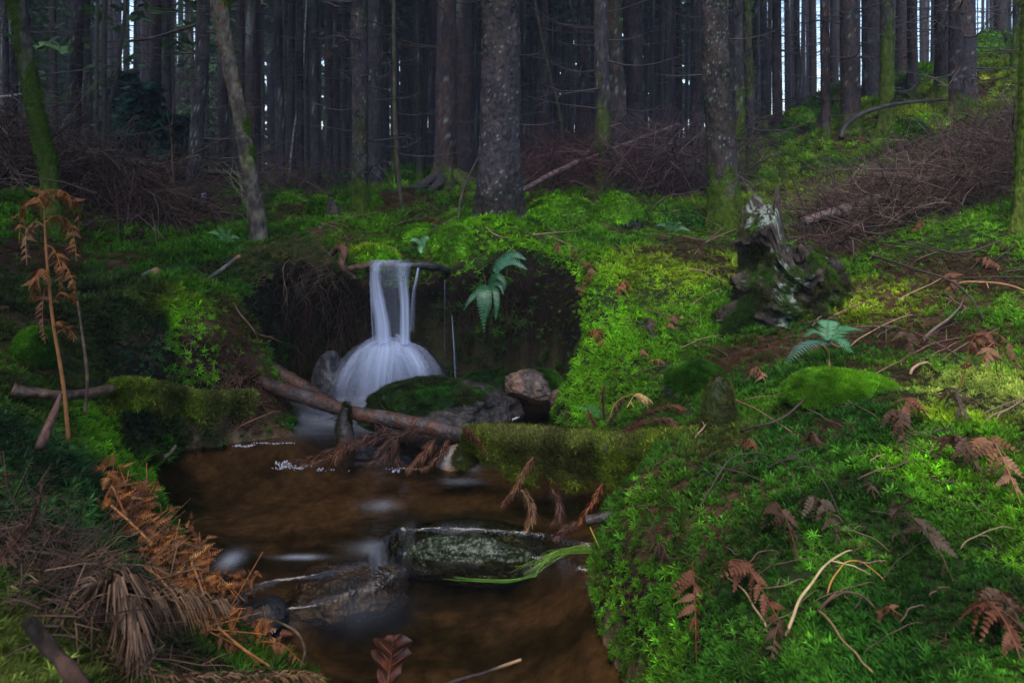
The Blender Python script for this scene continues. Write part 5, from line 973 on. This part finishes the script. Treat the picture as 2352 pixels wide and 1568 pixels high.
def frond_parts(root, q, kind, pairs, plen, r, start=.2, stalk=.0022, wild=0.0, under=None, tipw=.25, sweep=.5):
    n = len(q); m = MB(); sc_ = {'green': (.05, .10, .03), 'blue': (.05, .10, .05), 'pale': (.12, .2, .08)}.get(kind, np.array(FCOL[kind])*1.25); m.add(*tube(q, np.linspace(stalk, stalk*.35, n), 5), sc_)
    st = obj('stalk', m.mesh('stalk', M_twig), root); tt, NN, BB = frames(q); up = np.array([0, 0, 1.0]); host = st if under else root
    for k in range(pairs):
        f = start+(1-start)*(k/pairs)**.95; i = min(n-1, int(f*(n-1))); t_ = tt[i]; sdv = np.cross(t_, up); ln = np.linalg.norm(sdv); sdv = sdv/ln if ln > .15 else NN[i]; pr = math.sin(min(1, (f-start)/(1-start)*2.2+.35)*math.pi/2)*(1-((f-start)/(1-start))**2*(1-tipw))
        for sg in (-1, 1):
            if wild and r.random() < .12: continue
            d = sdv*sg*(1+r.uniform(-.2, .2))+t_*sweep+np.array([0, 0, -wild*r.uniform(.1, 1.0)]); d += np.array([r.gauss(0, 1), r.gauss(0, 1), r.gauss(0, 1)])*.22*wild; d /= np.linalg.norm(d); z = np.cross(d, t_)*sg; z = z/(np.linalg.norm(z)+1e-9)
            if wild: z = z+np.array([r.gauss(0, 1), r.gauss(0, 1), r.gauss(0, 1)])*.45*wild
            y = np.cross(z, d); y /= np.linalg.norm(y)+1e-9; z = np.cross(d, y); L = plen*pr*r.uniform(.85, 1.1)*(1-.25*wild*r.random())
            mw = Matrix([[d[0], y[0], z[0], q[i][0]], [d[1], y[1], z[1], q[i][1]], [d[2], y[2], z[2], q[i][2]], [0, 0, 0, 1]]) @ Matrix.Scale(L, 4)
            obj('leaflet', r.choice(PIN[kind]), host, mw=mw)
def frond(label, pts, kind, pairs, plen, seed, name='bracken_frond', cat='dead fern frond', wild=.9, start=.15, stalk=.0022, onground=False, sweep=.5, group=None):
    if onground: q = []
    P_ = [np.array(P(*p)) if len(p) == 3 else np.array(ground(*p)) for p in pts]
    q = catmull(P_, 40); off = q[0].copy(); t = thing(name, label, cat, off, group); frond_parts(t, q-off, kind, pairs, plen, random.Random(seed), start, stalk, wild, sweep=sweep); return t
def gfrond(label, a, b, arch, kind, pairs, plen, seed, **kw):
    A, B = np.array(ground(*a)), np.array(ground(*b)); q = []
    for f in (0, .25, .5, .75, 1):
        p = A*(1-f)+B*f; z = max(hz(p[0], p[1]), 0)+.02+arch*math.sin(f*math.pi)+(.01 if f in (0, 1) else 0); q.append((p[0], p[1], z))
    q = catmull(np.array(q), 40); off = q[0].copy(); t = thing('bracken_frond', label, 'dead fern frond', off); frond_parts(t, q-off, kind, pairs, plen, random.Random(seed), kw.get('start', .1), .0022, kw.get('wild', 1.35)); return t
# the living fern before the stump
g = np.array(ground(1905, 850)); b0 = g+np.array([0, 0, .01]); t = thing('fern', 'blue-green living fern spreading its fronds before the stump', 'fern', b0)
Yf = g[1]; hub = P(1900, 785, Yf)
for k, (tip, kind, pl) in enumerate(((P(1803, 836, Yf-.14), 'blue', .055), (P(1845, 772, Yf+.03), 'green', .06), (P(1982, 757, Yf+.02), 'green', .065), (P(1955, 810, Yf-.12), 'green', .055), (P(1905, 735, Yf+.12), 'green', .055))):
    mid = (hub+tip)/2+np.array([0, 0, .035]); q = catmull(np.array([b0, b0*.3+hub*.7, hub, mid, tip])-b0, 40); frond_parts(t, q, kind, 24, pl*1.15, random.Random(70+k), .50, .0022, 0, sweep=.45)
# hard ferns beside the fall
def narrow(parent, q, w_, col, n=26, name='frond'):
    q = catmull(np.array(q), n); tt, NN, BB = frames(q); m = MB(); m.add(*tube(q, np.linspace(.0022, .0008, n), 4), np.array(col)*.8)
    for i in range(2, n):
        f = i/(n-1); w2 = w_*math.sin(min(1, f*2.5+.25)*math.pi/2)*(1-f**3*.85); t_ = tt[i]; sdv = np.cross(t_, (0, -1, .25)); sdv /= np.linalg.norm(sdv)+1e-9; L = np.linalg.norm(q[min(n-1, i+1)]-q[i-1])*.22
        for sg in (-1, 1):
            e = sdv*sg*w2+t_*w2*.25+np.array([0, -.1*w2, 0]); m.add(np.array([q[i]-t_*L, q[i]+t_*L, q[i]+e+t_*L*.3, q[i]+e-t_*L*.6]), [np.array([[0, 1, 2, 3]])], np.array(col)*random.uniform(.75, 1.25))
    return obj(name, m.mesh(name, M_fern, False), parent)
b0 = P(1122, 655, 4.40); t = thing('fern', 'glossy narrow fern hanging over the dark hollow right of the fall', 'fern', b0); Rr = lambda L: [P(*p)-b0 for p in L]
for L, w_ in (([(1122, 655, 4.4), (1108, 668, 4.34), (1106, 700, 4.3), (1113, 760, 4.3)], .035), ([(1122, 655, 4.4), (1118, 668, 4.34), (1120, 700, 4.3), (1112, 740, 4.3)], .032), ([(1120, 655, 4.4), (1095, 672, 4.34), (1078, 690, 4.3), (1066, 712, 4.3)], .018),
             ([(1124, 655, 4.4), (1138, 668, 4.34), (1141, 700, 4.3), (1138, 735, 4.3)], .022), ([(1122, 655, 4.4), (1130, 640, 4.36), (1145, 633, 4.32), (1158, 648, 4.3), (1160, 665, 4.3)], .022), ([(1120, 660, 4.4), (1135, 650, 4.36), (1150, 655, 4.32), (1156, 676, 4.3)], .02)):
    narrow(t, Rr(L), w_, (.03, .115, .045))
b0 = P(1135, 632, 4.5); t = thing('fern', 'arching fern with two shining fronds just above the hanging one', 'fern', b0)
for L, w_ in (([(1135, 632, 4.5), (1150, 608, 4.48), (1178, 600, 4.45), (1210, 618, 4.42)], .03), ([(1135, 632, 4.5), (1152, 600, 4.52), (1180, 584, 4.5), (1208, 596, 4.48)], .03)): narrow(t, [P(*p)-b0 for p in L], w_, (.05, .17, .09))
b0 = P(975, 578, 4.82); t = thing('fern', 'small pale fern on the moss above the fall', 'fern', b0)
for L, w_ in (([(975, 578, 4.82), (968, 562, 4.8), (955, 550, 4.78), (942, 553, 4.76)], .02), ([(975, 578, 4.82), (970, 558, 4.8), (978, 545, 4.78), (985, 548, 4.76)], .024), ([(975, 578, 4.82), (968, 566, 4.78), (966, 572, 4.74), (968, 582, 4.72)], .022)): narrow(t, [P(*p)-b0 for p in L], w_, (.16, .34, .16))
g = np.array(ground(520, 560)); t = thing('fern', 'small pale green fern on the sunken moss left of the peeled snag', 'fern', g)
for k, (du, dv) in enumerate(((-42, -18), (-20, -30), (12, -26), (30, -4), (-30, 8), (25, 14))): e = P(520+du, 552+dv, g[1]-.05); narrow(t, [(0, 0, 0), (e-g)*.5+np.array([0, 0, .03]), e-g], .016, (.11, .27, .10), 18)
g = np.array(ground(1545, 535)); t = thing('fern', 'low grey-green fern left of the straight mossy footed spruce', 'fern', g)
for k, (du, dv) in enumerate(((-40, -12), (-15, -22), (20, -18), (38, 0))): e = P(1545+du, 530+dv, g[1]-.05); narrow(t, [(0, 0, 0), (e-g)*.5+np.array([0, 0, .04]), e-g], .020, (.06, .15, .06), 16)
g = np.array(ground(1385, 975)); t = thing('fern', 'tiny bright fern sprout on the shore moss by the spruce tips', 'fern', g)
for k, (du, dv) in enumerate(((-50, -30), (-30, -38), (0, -34), (15, -15))): e = P(1375+du, 965+dv, g[1]-.03); narrow(t, [(0, 0, 0), (e-g)*.5+np.array([0, 0, .02]), e-g], .014, (.07, .24, .06), 16)
# tall withered bracken at the left
b0 = P(158, 1010, 2.3); t = thing('bracken_plant', 'tall orange withered bracken with a curled crown at the left edge', 'dead fern', b0); q = catmull(np.array([P(158, 1010, 2.3), P(145, 880, 2.3), (P(122, 740, 2.3)), P(110, 620, 2.3), P(104, 540, 2.3), P(102, 480, 2.3)])-b0, 60)
m = MB(); m.add(*tube(q, np.linspace(.0075, .003, 60), 6), (.20, .085, .03)); obj('stalk', m.mesh('stalk', M_twig), t)
r = random.Random(90)
for k, (v, pts, kind, pl) in enumerate(((480, [(102, 480), (120, 450), (155, 445), (178, 480), (182, 540)], 'orange', .06), (480, [(102, 480), (85, 455), (60, 465), (48, 500), (44, 560)], 'orange', .055), (500, [(104, 510), (130, 495), (160, 510), (172, 560), (175, 600)], 'orange', .05), (520, [(104, 520), (80, 510), (60, 540), (62, 610)], 'tan', .05),
     (470, [(102, 480), (95, 450), (115, 437), (145, 440), (165, 470)], 'orange', .05), (600, [(110, 612), (140, 600), (165, 640), (172, 700)], 'orange', .04), (600, [(110, 622), (90, 620), (75, 660), (80, 700)], 'orange', .05), (680, [(118, 700), (140, 672), (165, 682), (180, 705)], 'orange', .03), (760, [(125, 748), (140, 738), (150, 742)], 'orange', .03), (800, [(130, 765), (155, 752), (168, 768), (170, 785)], 'orange', .03), (650, [(112, 640), (100, 680), (98, 740), (104, 790)], 'rust', .035), (560, [(105, 560), (125, 575), (140, 620), (138, 680)], 'orange', .04))):
    Ys = [2.3-.05*math.sin(j*1.3+k) for j in range(len(pts))]; q = catmull(np.array([P(u_, v_, y_) for (u_, v_), y_ in zip(pts, Ys)])-b0, 30)
    frond_parts(t, q, kind, 12, pl*1.15, r, .12, .002, 1.0, under=True)
log('stick', 'second withered stalk bending right of the tall orange bracken', [(196, 950, 2.5), (200, 860, 2.5), (188, 760, 2.5), (178, 690, 2.5)], [7, 7, 6, 4], 'stalk', 7, 40, seed=700, pal=lambda f, a1, a2: lerpc((.14, .08, .045), (.07, .04, .03), sstep(-.3, .3, a2)))
# rust coloured bracken bank at the left shore
rr = random.Random(93); ORG = [(.30, .095, .018), (.22, .07, .016), (.15, .05, .018), (.36, .15, .04)]
m = MB(); base = np.array(ground(380, 1300))
def orange_pt(r):
    f = r.random(); g_ = r.uniform(-1, 1); u = np.interp(f, [0, .25, .5, .75, 1], [245, 315, 390, 440, 560])+g_*np.interp(f, [0, .3, .6, 1], [20, 55, 62, 90]); v = np.interp(f, [0, .25, .5, .75, 1], [1125, 1190, 1270, 1370, 1470])+r.uniform(-30, 30); return ground(u, v)
ogp = [orange_pt(rr) for k in range(420)]
for k in range(900):
    g_ = np.array(rr.choice(ogp))+np.array([rr.uniform(-.03, .03), rr.uniform(-.03, .03), rr.uniform(.0, .05)]); s_ = rr.uniform(.03, .07); a = rr.uniform(0, 6.28); d = np.array([math.cos(a), math.sin(a), rr.uniform(-.5, .5)]); d /= np.linalg.norm(d); z = np.array([rr.gauss(0, .5), rr.gauss(-.3, .5), 1]); y = np.cross(z, d); y /= np.linalg.norm(y); z = np.cross(d, y); c_ = np.array(rr.choice(ORG))*rr.uniform(.5, 1.4)
    for j in range(7):
        f = (j+.5)/7; l = .32*(1-f)**.7
        for sg in (-1, 1): m.add(g_+s_*np.array([d*(f-.06), d*(f+.06), d*(f+l*.5)+y*sg*l+z*.05]), [np.array([[0, 1, 2]])], c_*rr.uniform(.8, 1.2))
for k in range(60):
    g_ = np.array(rr.choice(ogp))+np.array([0, 0, rr.uniform(.02, .07)]); e = np.array([rr.uniform(-.02, .1), rr.uniform(-.14, .05), rr.uniform(-.05, .04)]); m.add(*tube([g_-e, g_, g_+e], [.0022, .002, .0015], 4, cap=False), np.array((.36, .14, .04))*rr.uniform(.6, 1.1))
obj('bracken_litter', m.mesh('bracken_litter', M_brack, False, base), None, 'matted rust coloured bracken litter on the left shore', kind='stuff', loc=tuple(base))
for k, (lab, pts) in enumerate([('bent orange bracken stalk sticking up highest at the left shore', [(233, 1185, 2.35), (240, 1150, 2.35), (255, 1120, 2.35), (258, 1118, 2.35), (280, 1165, 2.35), (300, 1215, 2.36)]), ('orange bracken stalk leaning over the left shore litter', [(255, 1160, 2.3), (300, 1200, 2.3), (345, 1245, 2.3)]), ('orange stalk lying above the curled fronds by the water', [(440, 1290, 2.2), (455, 1330, 2.18), (470, 1370, 2.15), (490, 1420, 2.1)]), ('orange stalk running into the foam', [(500, 1440, 2.0), (560, 1490, 1.95), (620, 1530, 1.9)]), ('orange stalk across the middle of the shore litter', [(330, 1300, 2.2), (370, 1330, 2.18), (405, 1385, 2.15)])]):
    log('bracken_stalk', lab, pts, [6, 6, 5], 'stalk', 6, 40, seed=720+k, pal=lambda f, a1, a2: lerpc((.36, .14, .04), (.22, .08, .03), sstep(-.3, .3, a2)))
for k, (lab, a, b_) in enumerate([('rust frond uppermost on the left shore', (270, 1180), (350, 1260)), ('curled rust frond at the middle of the left shore', (345, 1240), (400, 1330)), ('rust frond dipping toward the pool at the left shore', (380, 1230), (450, 1300)), ('rust frond behind the level spruce twig', (400, 1320), (480, 1350)), ('amber frond half under water at the foam', (440, 1420), (560, 1450)), ('amber frond lying nearest the foam', (470, 1470), (600, 1560)), ('amber frond sunk at the lower pool edge', (600, 1500), (700, 1560))]):
    gfrond(lab, a, b_, .03, 'orange', 9, .05, 740+k)
# withered fronds on the right bank
RF = [('dark brown frond curled over the moss, left of the pale stick', (1760, 1200), (1835, 1325), 'brown'), ('grey-brown frond hooking beside the curled brown one', (1838, 1185), (1935, 1315), 'grey'), ('broad dark frond bunched right of the pale stick', (2045, 1190), (2190, 1370), 'grey'), ('rust frond hanging down the bottom centre of the bank', (1590, 1345), (1600, 1560), 'rust'),
  ('rust frond slanting toward the pale forked stick', (1650, 1345), (1800, 1490), 'rust'), ('dark frond folded under the pale forked stick', (1800, 1470), (1770, 1565), 'brown'), ('frond lying in the bottom right corner', (2225, 1440), (2345, 1560), 'rust'), ('second corner frond just above the lowest one', (2260, 1400), (2352, 1500), 'brown'),
  ('frond with a pale curled root running to the right edge', (2230, 1035), (2345, 1190), 'tan'), ('brown frond just under the one with the pale root', (2150, 1040), (2260, 1150), 'brown'), ('dark frond crumpled below the bright yellow-green moss', (2040, 985), (2085, 1085), 'brown'), ('curled dark frond right of the crumpled one', (2170, 930), (2215, 1000), 'grey'), ('purple-brown frond beside the crumpled one', (2110, 960), (2060, 1010), 'rust'),
  ('small rust frond on the bright moss sheet, left', (1440, 665), (1418, 705), 'orange'), ('small orange frond in the middle of the moss sheet', (1350, 782), (1395, 822), 'orange'), ('tiny orange frond right of the middle one', (1470, 815), (1490, 838), 'tan'), ('tiny tan frond lowest on the moss sheet', (1490, 850), (1528, 856), 'tan'), ('upright rust frond above the moss sheet', (1352, 620), (1358, 670), 'rust'),
  ('thin rust frond left of the upright one', (1335, 700), (1345, 650), 'rust'), ('rust frond drooping from the upper bank behind the moss sheet', (1270, 575), (1290, 600), 'rust'), ('twin rust frond beside the drooping one', (1305, 585), (1330, 610), 'rust'), ('small grey frond curled by the twigs on the moss sheet', (1480, 745), (1505, 780), 'grey'), ('rust frond right of the grey curled one', (1530, 770), (1560, 745), 'rust'),
  ('dangling rust frond right of the stump', (2000, 500), (2010, 545), 'orange'), ('orange frond low in the brown brush', (1965, 515), (1975, 560), 'orange'), ('orange frond hanging from the brush edge', (2035, 500), (2045, 550), 'orange'), ('faint rust frond on the far right moss', (2100, 545), (2125, 520), 'rust'),
  ('brown frond between twigs right of the living fern', (2060, 770), (2100, 850), 'brown'), ('second brown frond between the right twigs', (2105, 755), (2085, 830), 'brown'), ('small brown frond high in the twigs at right', (2190, 640), (2180, 710), 'rust'), ('withered frond beside the smooth moss cushion', (1720, 870), (1760, 900), 'tan'), ('short brown frond above the dark stretch of moss', (1700, 1040), (1740, 1060), 'rust'), ('tiny frond left of the dark stretch of moss', (1500, 1290), (1540, 1330), 'grey'), ('small dark frond near the bank edge', (1850, 1035), (1880, 1055), 'brown'),
  ('brown frond near the right edge, mid height', (2240, 610), (2300, 640), 'rust'), ('short frond lying above the forked pale stick', (1990, 1140), (2010, 1180), 'grey'), ('rusty scrap of frond below the forked pale stick', (2010, 1440), (2070, 1470), 'rust')]
for k, (lab, a, b_, kind) in enumerate(RF):
    ga, gb = ground(*a), ground(*b_); L = (gb-ga).length; gfrond(lab, a, b_, min(.08, L*.30), kind, 11 if L > .1 else 6, max(.014, min(.09, L*.46)), 800+k)
for k, (lab, pts, kind) in enumerate([('arching rust bracken at the right edge, tallest', [(2200, 900, 2.6), (2235, 800, 2.6), (2270, 765, 2.55), (2320, 790, 2.5), (2345, 880, 2.45)], 'rust'), ('arching bracken drooping left from the same spot', [(2290, 860, 2.62), (2280, 790, 2.6), (2250, 765, 2.58), (2225, 800, 2.56), (2215, 860, 2.55)], 'rust'), ('inner drooping bracken at the right edge', [(2300, 850, 2.55), (2290, 790, 2.53), (2270, 800, 2.5), (2262, 850, 2.48)], 'tan'),
     ('withered golden fern on the mossy log', [(1400, 960, 2.98), (1415, 925, 2.98), (1450, 905, 2.96), (1480, 920, 2.95), (1490, 945, 2.94)], 'tan'), ('pale curled fern tip on the mossy log', [(1440, 935, 2.98), (1460, 905, 2.98), (1485, 912, 2.97), (1500, 925, 2.97)], 'straw')]):
    frond(lab, pts, kind, 10, .075 if k < 3 else .05, 850+k)
def f_bl(a, b, c, r):
    u = 20+a*300; v = 1260+b*330; g_ = ground(u, v) if r.random() < .0 else None; Y = 1.25+r.random()*.75; x = (u-1176)/F_*Y; return (x, Y, hz0(x, Y)+.01+c*.05), (r.uniform(-1, 1), r.uniform(-.6, .6), r.uniform(-.4, .5))
brush('twig_litter', 'dark mat of dead twigs and stems covering the near left bank', f_bl, 420, [(.07, .036, .024), (.04, .025, .02), (.12, .07, .04)], (.06, .28), .0016, 8, .3)
# twigs lying on the moss
TW = MB()
def ground_twig(label, pts, w_, col, seed, lift=.012, group=None, arch=0):
    G_ = [np.array(ground(*p)) for p in pts]; n = 26; q = catmull(np.array(G_), n); zz, _ = height(q[:, 0], q[:, 1]); f = np.linspace(0, 1, n); q[:, 2] = np.maximum(zz, q[:, 2]*(1-f*0)+arch*np.sin(f*math.pi))+lift
    for k in range(12): q[1:-1, 2] = (q[:-2, 2]+q[1:-1, 2]+q[2:, 2])/3+.0008
    q += np.stack([.002*np.sin(f*17+seed), f*0, .0015*np.sin(f*11+seed*2)], 1); off = q[0].copy(); rw = w_/F_*off[1]/2; m = MB(); m.add(*tube(q-off, np.linspace(rw, rw*.45, n), 6), col); r = random.Random(seed)
    t = obj('twig', None, None, label, 'twig', group, loc=tuple(off)) if False else thing('twig', label, 'twig', off, group); obj('stem', m.mesh('stem', M_twig), t)
    for k in range(r.randint(0, 2)):
        i = r.randint(6, 18); L = np.linalg.norm(q[-1]-q[0])*r.uniform(.15, .35); d = (q[i+3]-q[i]); d /= np.linalg.norm(d)+1e-9; s = np.array([-d[1], d[0], .3])*r.choice((-1, 1)); e = (d*.6+s*.8)*L; mm = MB(); b = q[i]-off; mm.add(*tube([b, b+e*.5+np.array([0, 0, .008]), b+e], [rw*.6, rw*.45, rw*.2], 4), col); obj('side_twig', mm.mesh('side_twig', M_twig), t)
TB = (.12, .075, .05); TD = (.05, .035, .028)
for k, (lab, pts, w_, col, ar) in enumerate([
  ('pale straw stick, the long arm of the fork at the bottom right', [(1805, 1480), (1870, 1415), (1960, 1308)], 8, (.38, .27, .14), .05), ('pale stick crossing the long straw coloured one', [(1760, 1460), (1700, 1400), (1640, 1345)], 6, (.36, .22, .11), .02), ('dark stick lying beside the straw coloured fork', [(1880, 1430), (1950, 1415), (2010, 1425)], 7, (.10, .055, .04), .02),
  ('orange bent stalk curving over the moss right of the fork', [(1900, 1400), (1950, 1360), (2030, 1350)], 4, (.36, .17, .05), .04), ('long brown stalk falling from the fork to the bottom edge', [(1880, 1440), (1950, 1540), (2010, 1600)], 6, (.25, .15, .07), .02), ('black arched twig above the dark stretch of moss', [(1610, 1180), (1680, 1110), (1780, 1105), (1840, 1150)], 5, TD, .06), ('second dark arched twig, right of the black one', [(1760, 1090), (1850, 1110), (1930, 1200)], 5, TD, .03),
  ('straight brown twig reaching from the living fern to the right', [(1960, 760), (2080, 775), (2250, 860)], 5, (.10, .06, .05), .02), ('long dark bow of twig under the living fern', [(1700, 1000), (1800, 990), (1900, 900), (1960, 860)], 6, TD, .04), ('reddish stem standing under the living fern', [(1890, 800), (1905, 850), (1895, 930)], 6, (.2, .09, .05), .02), ('brown twig from the moss cushion down to the log', [(1650, 920), (1720, 960), (1830, 1010)], 5, (.16, .09, .05), .03),
  ('forked dark branch over the upper right moss', [(1990, 590), (2100, 660), (2200, 700), (2260, 740)], 6, TD, .1), ('second branch crossing the forked dark one', [(2300, 560), (2200, 640), (2060, 600), (1980, 570)], 5, TD, .12), ('orange topped stick at the right edge', [(2200, 662), (2280, 672), (2360, 680)], 7, (.30, .15, .08), .03), ('stout twig right of the living fern', [(2120, 790), (2190, 750), (2215, 700)], 7, (.12, .08, .06), .03), ('pale broken twig right of the moss cushion', [(2090, 870), (2140, 850)], 7, (.30, .18, .11), .02),
  ('twig lying before the foot of the stump', [(1900, 745), (1960, 720), (1990, 705)], 7, (.16, .08, .05), .02), ('dark twig beside the one before the stump', [(1855, 752), (1905, 758), (1940, 770)], 7, TD, .02), ('black twig on the bright moss sheet', [(1500, 690), (1550, 665), (1620, 630)], 4, TD, .02), ('thin dark twig above the bright moss sheet', [(1300, 600), (1330, 620), (1350, 625)], 4, TD, .02),
  ('fine twig hooking down the left mossy mound', [(530, 700), (560, 745), (600, 790), (630, 840)], 6, (.10, .05, .04), .02), ('fine brown twig in the shade under the left mound', [(420, 790), (440, 830), (420, 880)], 3, TB, .02), ('red twig leaning on the left shore by the hanging log', [(545, 1010), (590, 985), (650, 960)], 5, (.14, .07, .05), .03), ('dark rotten stick on the bank before the stump', [(1710, 895), (1730, 880), (1750, 865)], 14, TD, .01), ('pale twig on the upper right slope', [(1950, 430), (1970, 405), (1985, 385)], 5, (.25, .2, .15), .05),
  ('thin stick on the litter by the square edged boulder', [(1400, 440), (1450, 420), (1500, 415)], 5, TB, .05), ('twig arching over the moss between central and straight spruces', [(1500, 480), (1560, 470), (1620, 500)], 4, TD, .1)]): ground_twig(lab, pts, w_, col, k, arch=ar)
rr = random.Random(314)
for k in range(110):
    if k < 70: u, v = rr.uniform(1450, 2350), rr.uniform(560, 1200)
    elif k < 90: u, v = rr.uniform(1500, 2350), rr.uniform(1200, 1560)
    else: u, v = rr.uniform(600, 1700), rr.uniform(440, 560)
    L = rr.uniform(30, 150); a = rr.uniform(-.7, .5); 
    try: ground_twig('thin brown twig lying loose among the others in the moss', [(u, v), (u+L*.5, v+L*.5*a+rr.uniform(-12, 12)), (u+L, v+L*a)], rr.uniform(2.2, 4.5), np.array(rr.choice((TB, TD, (.09, .05, .04), (.2, .12, .08))))*rr.uniform(.7, 1.3), 200+k, group='loose twigs in the moss', arch=rr.uniform(0, .012))
    except Exception as ex: print('twig', ex)
# ---------------------------------------------------------------- oak leaf, grass, foam
def oak_leaf():
    b = np.array(P(898, 1585, 1.42)); t = thing('oak_leaf', 'red-brown oak leaf standing in the water at the bottom edge', 'leaf', b); ln = .122; n, m_ = 70, 15; s = np.linspace(0, 1, n); V = []
    for f in s:
        w2 = ln*(.05+.36*max(0, math.sin(math.pi*min(1, f*.96+.02)))**.7*(.85+.22*math.sin(f*19.5-1.2))*(.55+.6*f)) if f < .99 else .001
        for j in np.linspace(-1, 1, m_):
            sl = .30*abs(j)*w2*1.6; V.append((j*w2+.018*(f-.5), -.016*(1-abs(j))+.014*math.sin(f*4)+.005*math.sin(f*22)*j, ln*f+sl*.5))
    V = np.array(V); i = np.arange(n-1)[:, None]*m_+np.arange(m_-1)[None, :]; c = lerpc((.095, .024, .010), (.035, .012, .007), sstep(-.35, .35, fbm(V, 70, 3, 5))); obj('blade', mk('blade', V, np.stack([i, i+1, i+m_+1, i+m_], -1).reshape(-1, 4), M_brack, True, c), t)
    q = V.reshape(n, m_, 3)[:, m_//2]-np.array([0, .0012, 0]); V2, F2 = tube(q, np.linspace(.0016, .0005, n), 5); obj('midrib', mk('midrib', V2, F2, M_twig, True, np.array((.16, .06, .03))), t)
    for k in range(8):
        f = .15+.09*k; i0 = int(f*n); e = V.reshape(n, m_, 3)[min(n-1, i0+7), (m_-3 if k % 2 else 2)]-np.array([0, .0012, 0]); V2, F2 = tube(np.array([q[i0], (q[i0]+e)/2-np.array([0, .001, 0]), e]), [.0009, .0007, .0003], 4); obj('vein', mk('vein', V2, F2, M_twig, True, np.array((.14, .055, .03))), t)
oak_leaf()
g = ground(2170, 1530)
def blades(label, pts, w_, col, n, seed, spread=12):
    r = random.Random(seed); m = MB(); b0 = np.array(P(*pts[0]))
    for k in range(n):
        q = catmull(np.array([P(u+r.gauss(0, spread)*(.3+i*.5), v+r.gauss(0, spread)*(.2+i*.3), Y) for i, (u, v, Y) in enumerate(pts)])-b0, 12); tt, _, _ = frames(q); sd2 = np.cross(tt, (0, -.4, 1)); sd2 /= np.linalg.norm(sd2, axis=1)[:, None]; w2 = np.linspace(w_, w_*.15, 12)[:, None]; V = np.vstack([q-sd2*w2, q+sd2*w2]); i = np.arange(11); m.add(V, [np.stack([i, i+1, i+13, i+12], 1)], np.array(col)*r.uniform(.6, 1.4))
    o = obj('grass', m.mesh('grass', M_fern, False), None, label, kind='stuff', loc=tuple(b0))
blades('bright grass blades trailing in the lower pool', [(1385, 1268, 2.7), (1330, 1262, 2.68), (1270, 1275, 2.65), (1215, 1315, 2.6)], .0016, (.16, .30, .03), 26, 1, 9)
blades('green blades drowned in the lower pool', [(1230, 1320, 2.5), (1160, 1335, 2.48), (1040, 1330, 2.5)], .004, (.06, .15, .012), 8, 2, 5)
blades('single yellow grass blade bent over the cascade edge', [(1355, 1210, 2.6), (1375, 1250, 2.58), (1392, 1285, 2.56)], .0016, (.4, .36, .06), 2, 3, 3)
blades('arching green grass tuft by the dark mossy boulder', [(560, 500, 7.2), (530, 478, 7.2), (500, 480, 7.2), (480, 500, 7.2)], .005, (.08, .2, .03), 30, 4, 10)
blades('tall pale grass blades arching behind the peeled snag', [(590, 510, 6.6), (560, 450, 6.6), (520, 400, 6.6), (475, 375, 6.6), (440, 385, 6.6)], .003, (.25, .26, .12), 9, 5, 14)
M_foam = material('foam_bubbles', .25, .5, 0, grain=0, flat=(.40, .40, .47))
def foamy(label, spots, seed):
    r = random.Random(seed); m = MB(); b0 = np.array([*W0(*spots[0][:2], spots[0][2]), spots[0][2]])
    a = np.linspace(0, 2*np.pi, 6, endpoint=False)
    for (u, v, z, ru, rv, n) in spots:
        for k in range(n):
            aa = r.uniform(-1, 1); x, y = W0(u+aa*ru*.8+r.gauss(0, .12)*ru, v+r.gauss(0, .35)*rv+rv*.8*math.sin(aa*5+u), z); R = r.uniform(.0009, .0028)*(1 if r.random() < .9 else 1.6); c = np.array([x, y, z+.002])
            r1 = np.stack([np.cos(a)*R, np.sin(a)*R, a*0-.003], 1); r2 = np.stack([np.cos(a)*R*.7, np.sin(a)*R*.7, a*0+R*.6], 1); V = np.vstack([c+r1, c+r2, [c+np.array([0, 0, R*.9])]]); j = np.arange(6); m.add(V, [np.stack([j, (j+1) % 6, (j+1) % 6+6, j+6], 1), np.stack([j+6, (j+1) % 6+6, j*0+12], 1)])
    obj('foam', m.mesh('foam', M_foam, True, b0), None, label, kind='stuff', loc=tuple(b0))
foamy('white foam caught in the amber fronds of the lower pool', [(500, 1475, -.095, 50, 9, 330), (545, 1500, -.095, 60, 9, 300), (600, 1440, -.095, 30, 10, 110), (420, 1452, -.095, 22, 8, 80), (590, 1415, -.09, 34, 6, 50)], 1)
foamy('thin foam line around the tip of the drowned twigs', [(672, 1072, 0, 44, 5, 110), (650, 1064, 0, 24, 5, 60), (750, 1080, 0, 60, 2, 8), (735, 1078, 0, 8, 3, 50), (910, 1080, 0, 10, 3, 50), (935, 1076, 0, 50, 2, 60)], 2)
foamy('white foam rim on the far shore of the upper pool', [(560, 1024, 0, 26, 2, 70), (630, 1018, 0, 60, 1.2, 60), (1150, 965, 0, 34, 1.8, 200), (1175, 960, 0, 20, 1.6, 120)], 3)
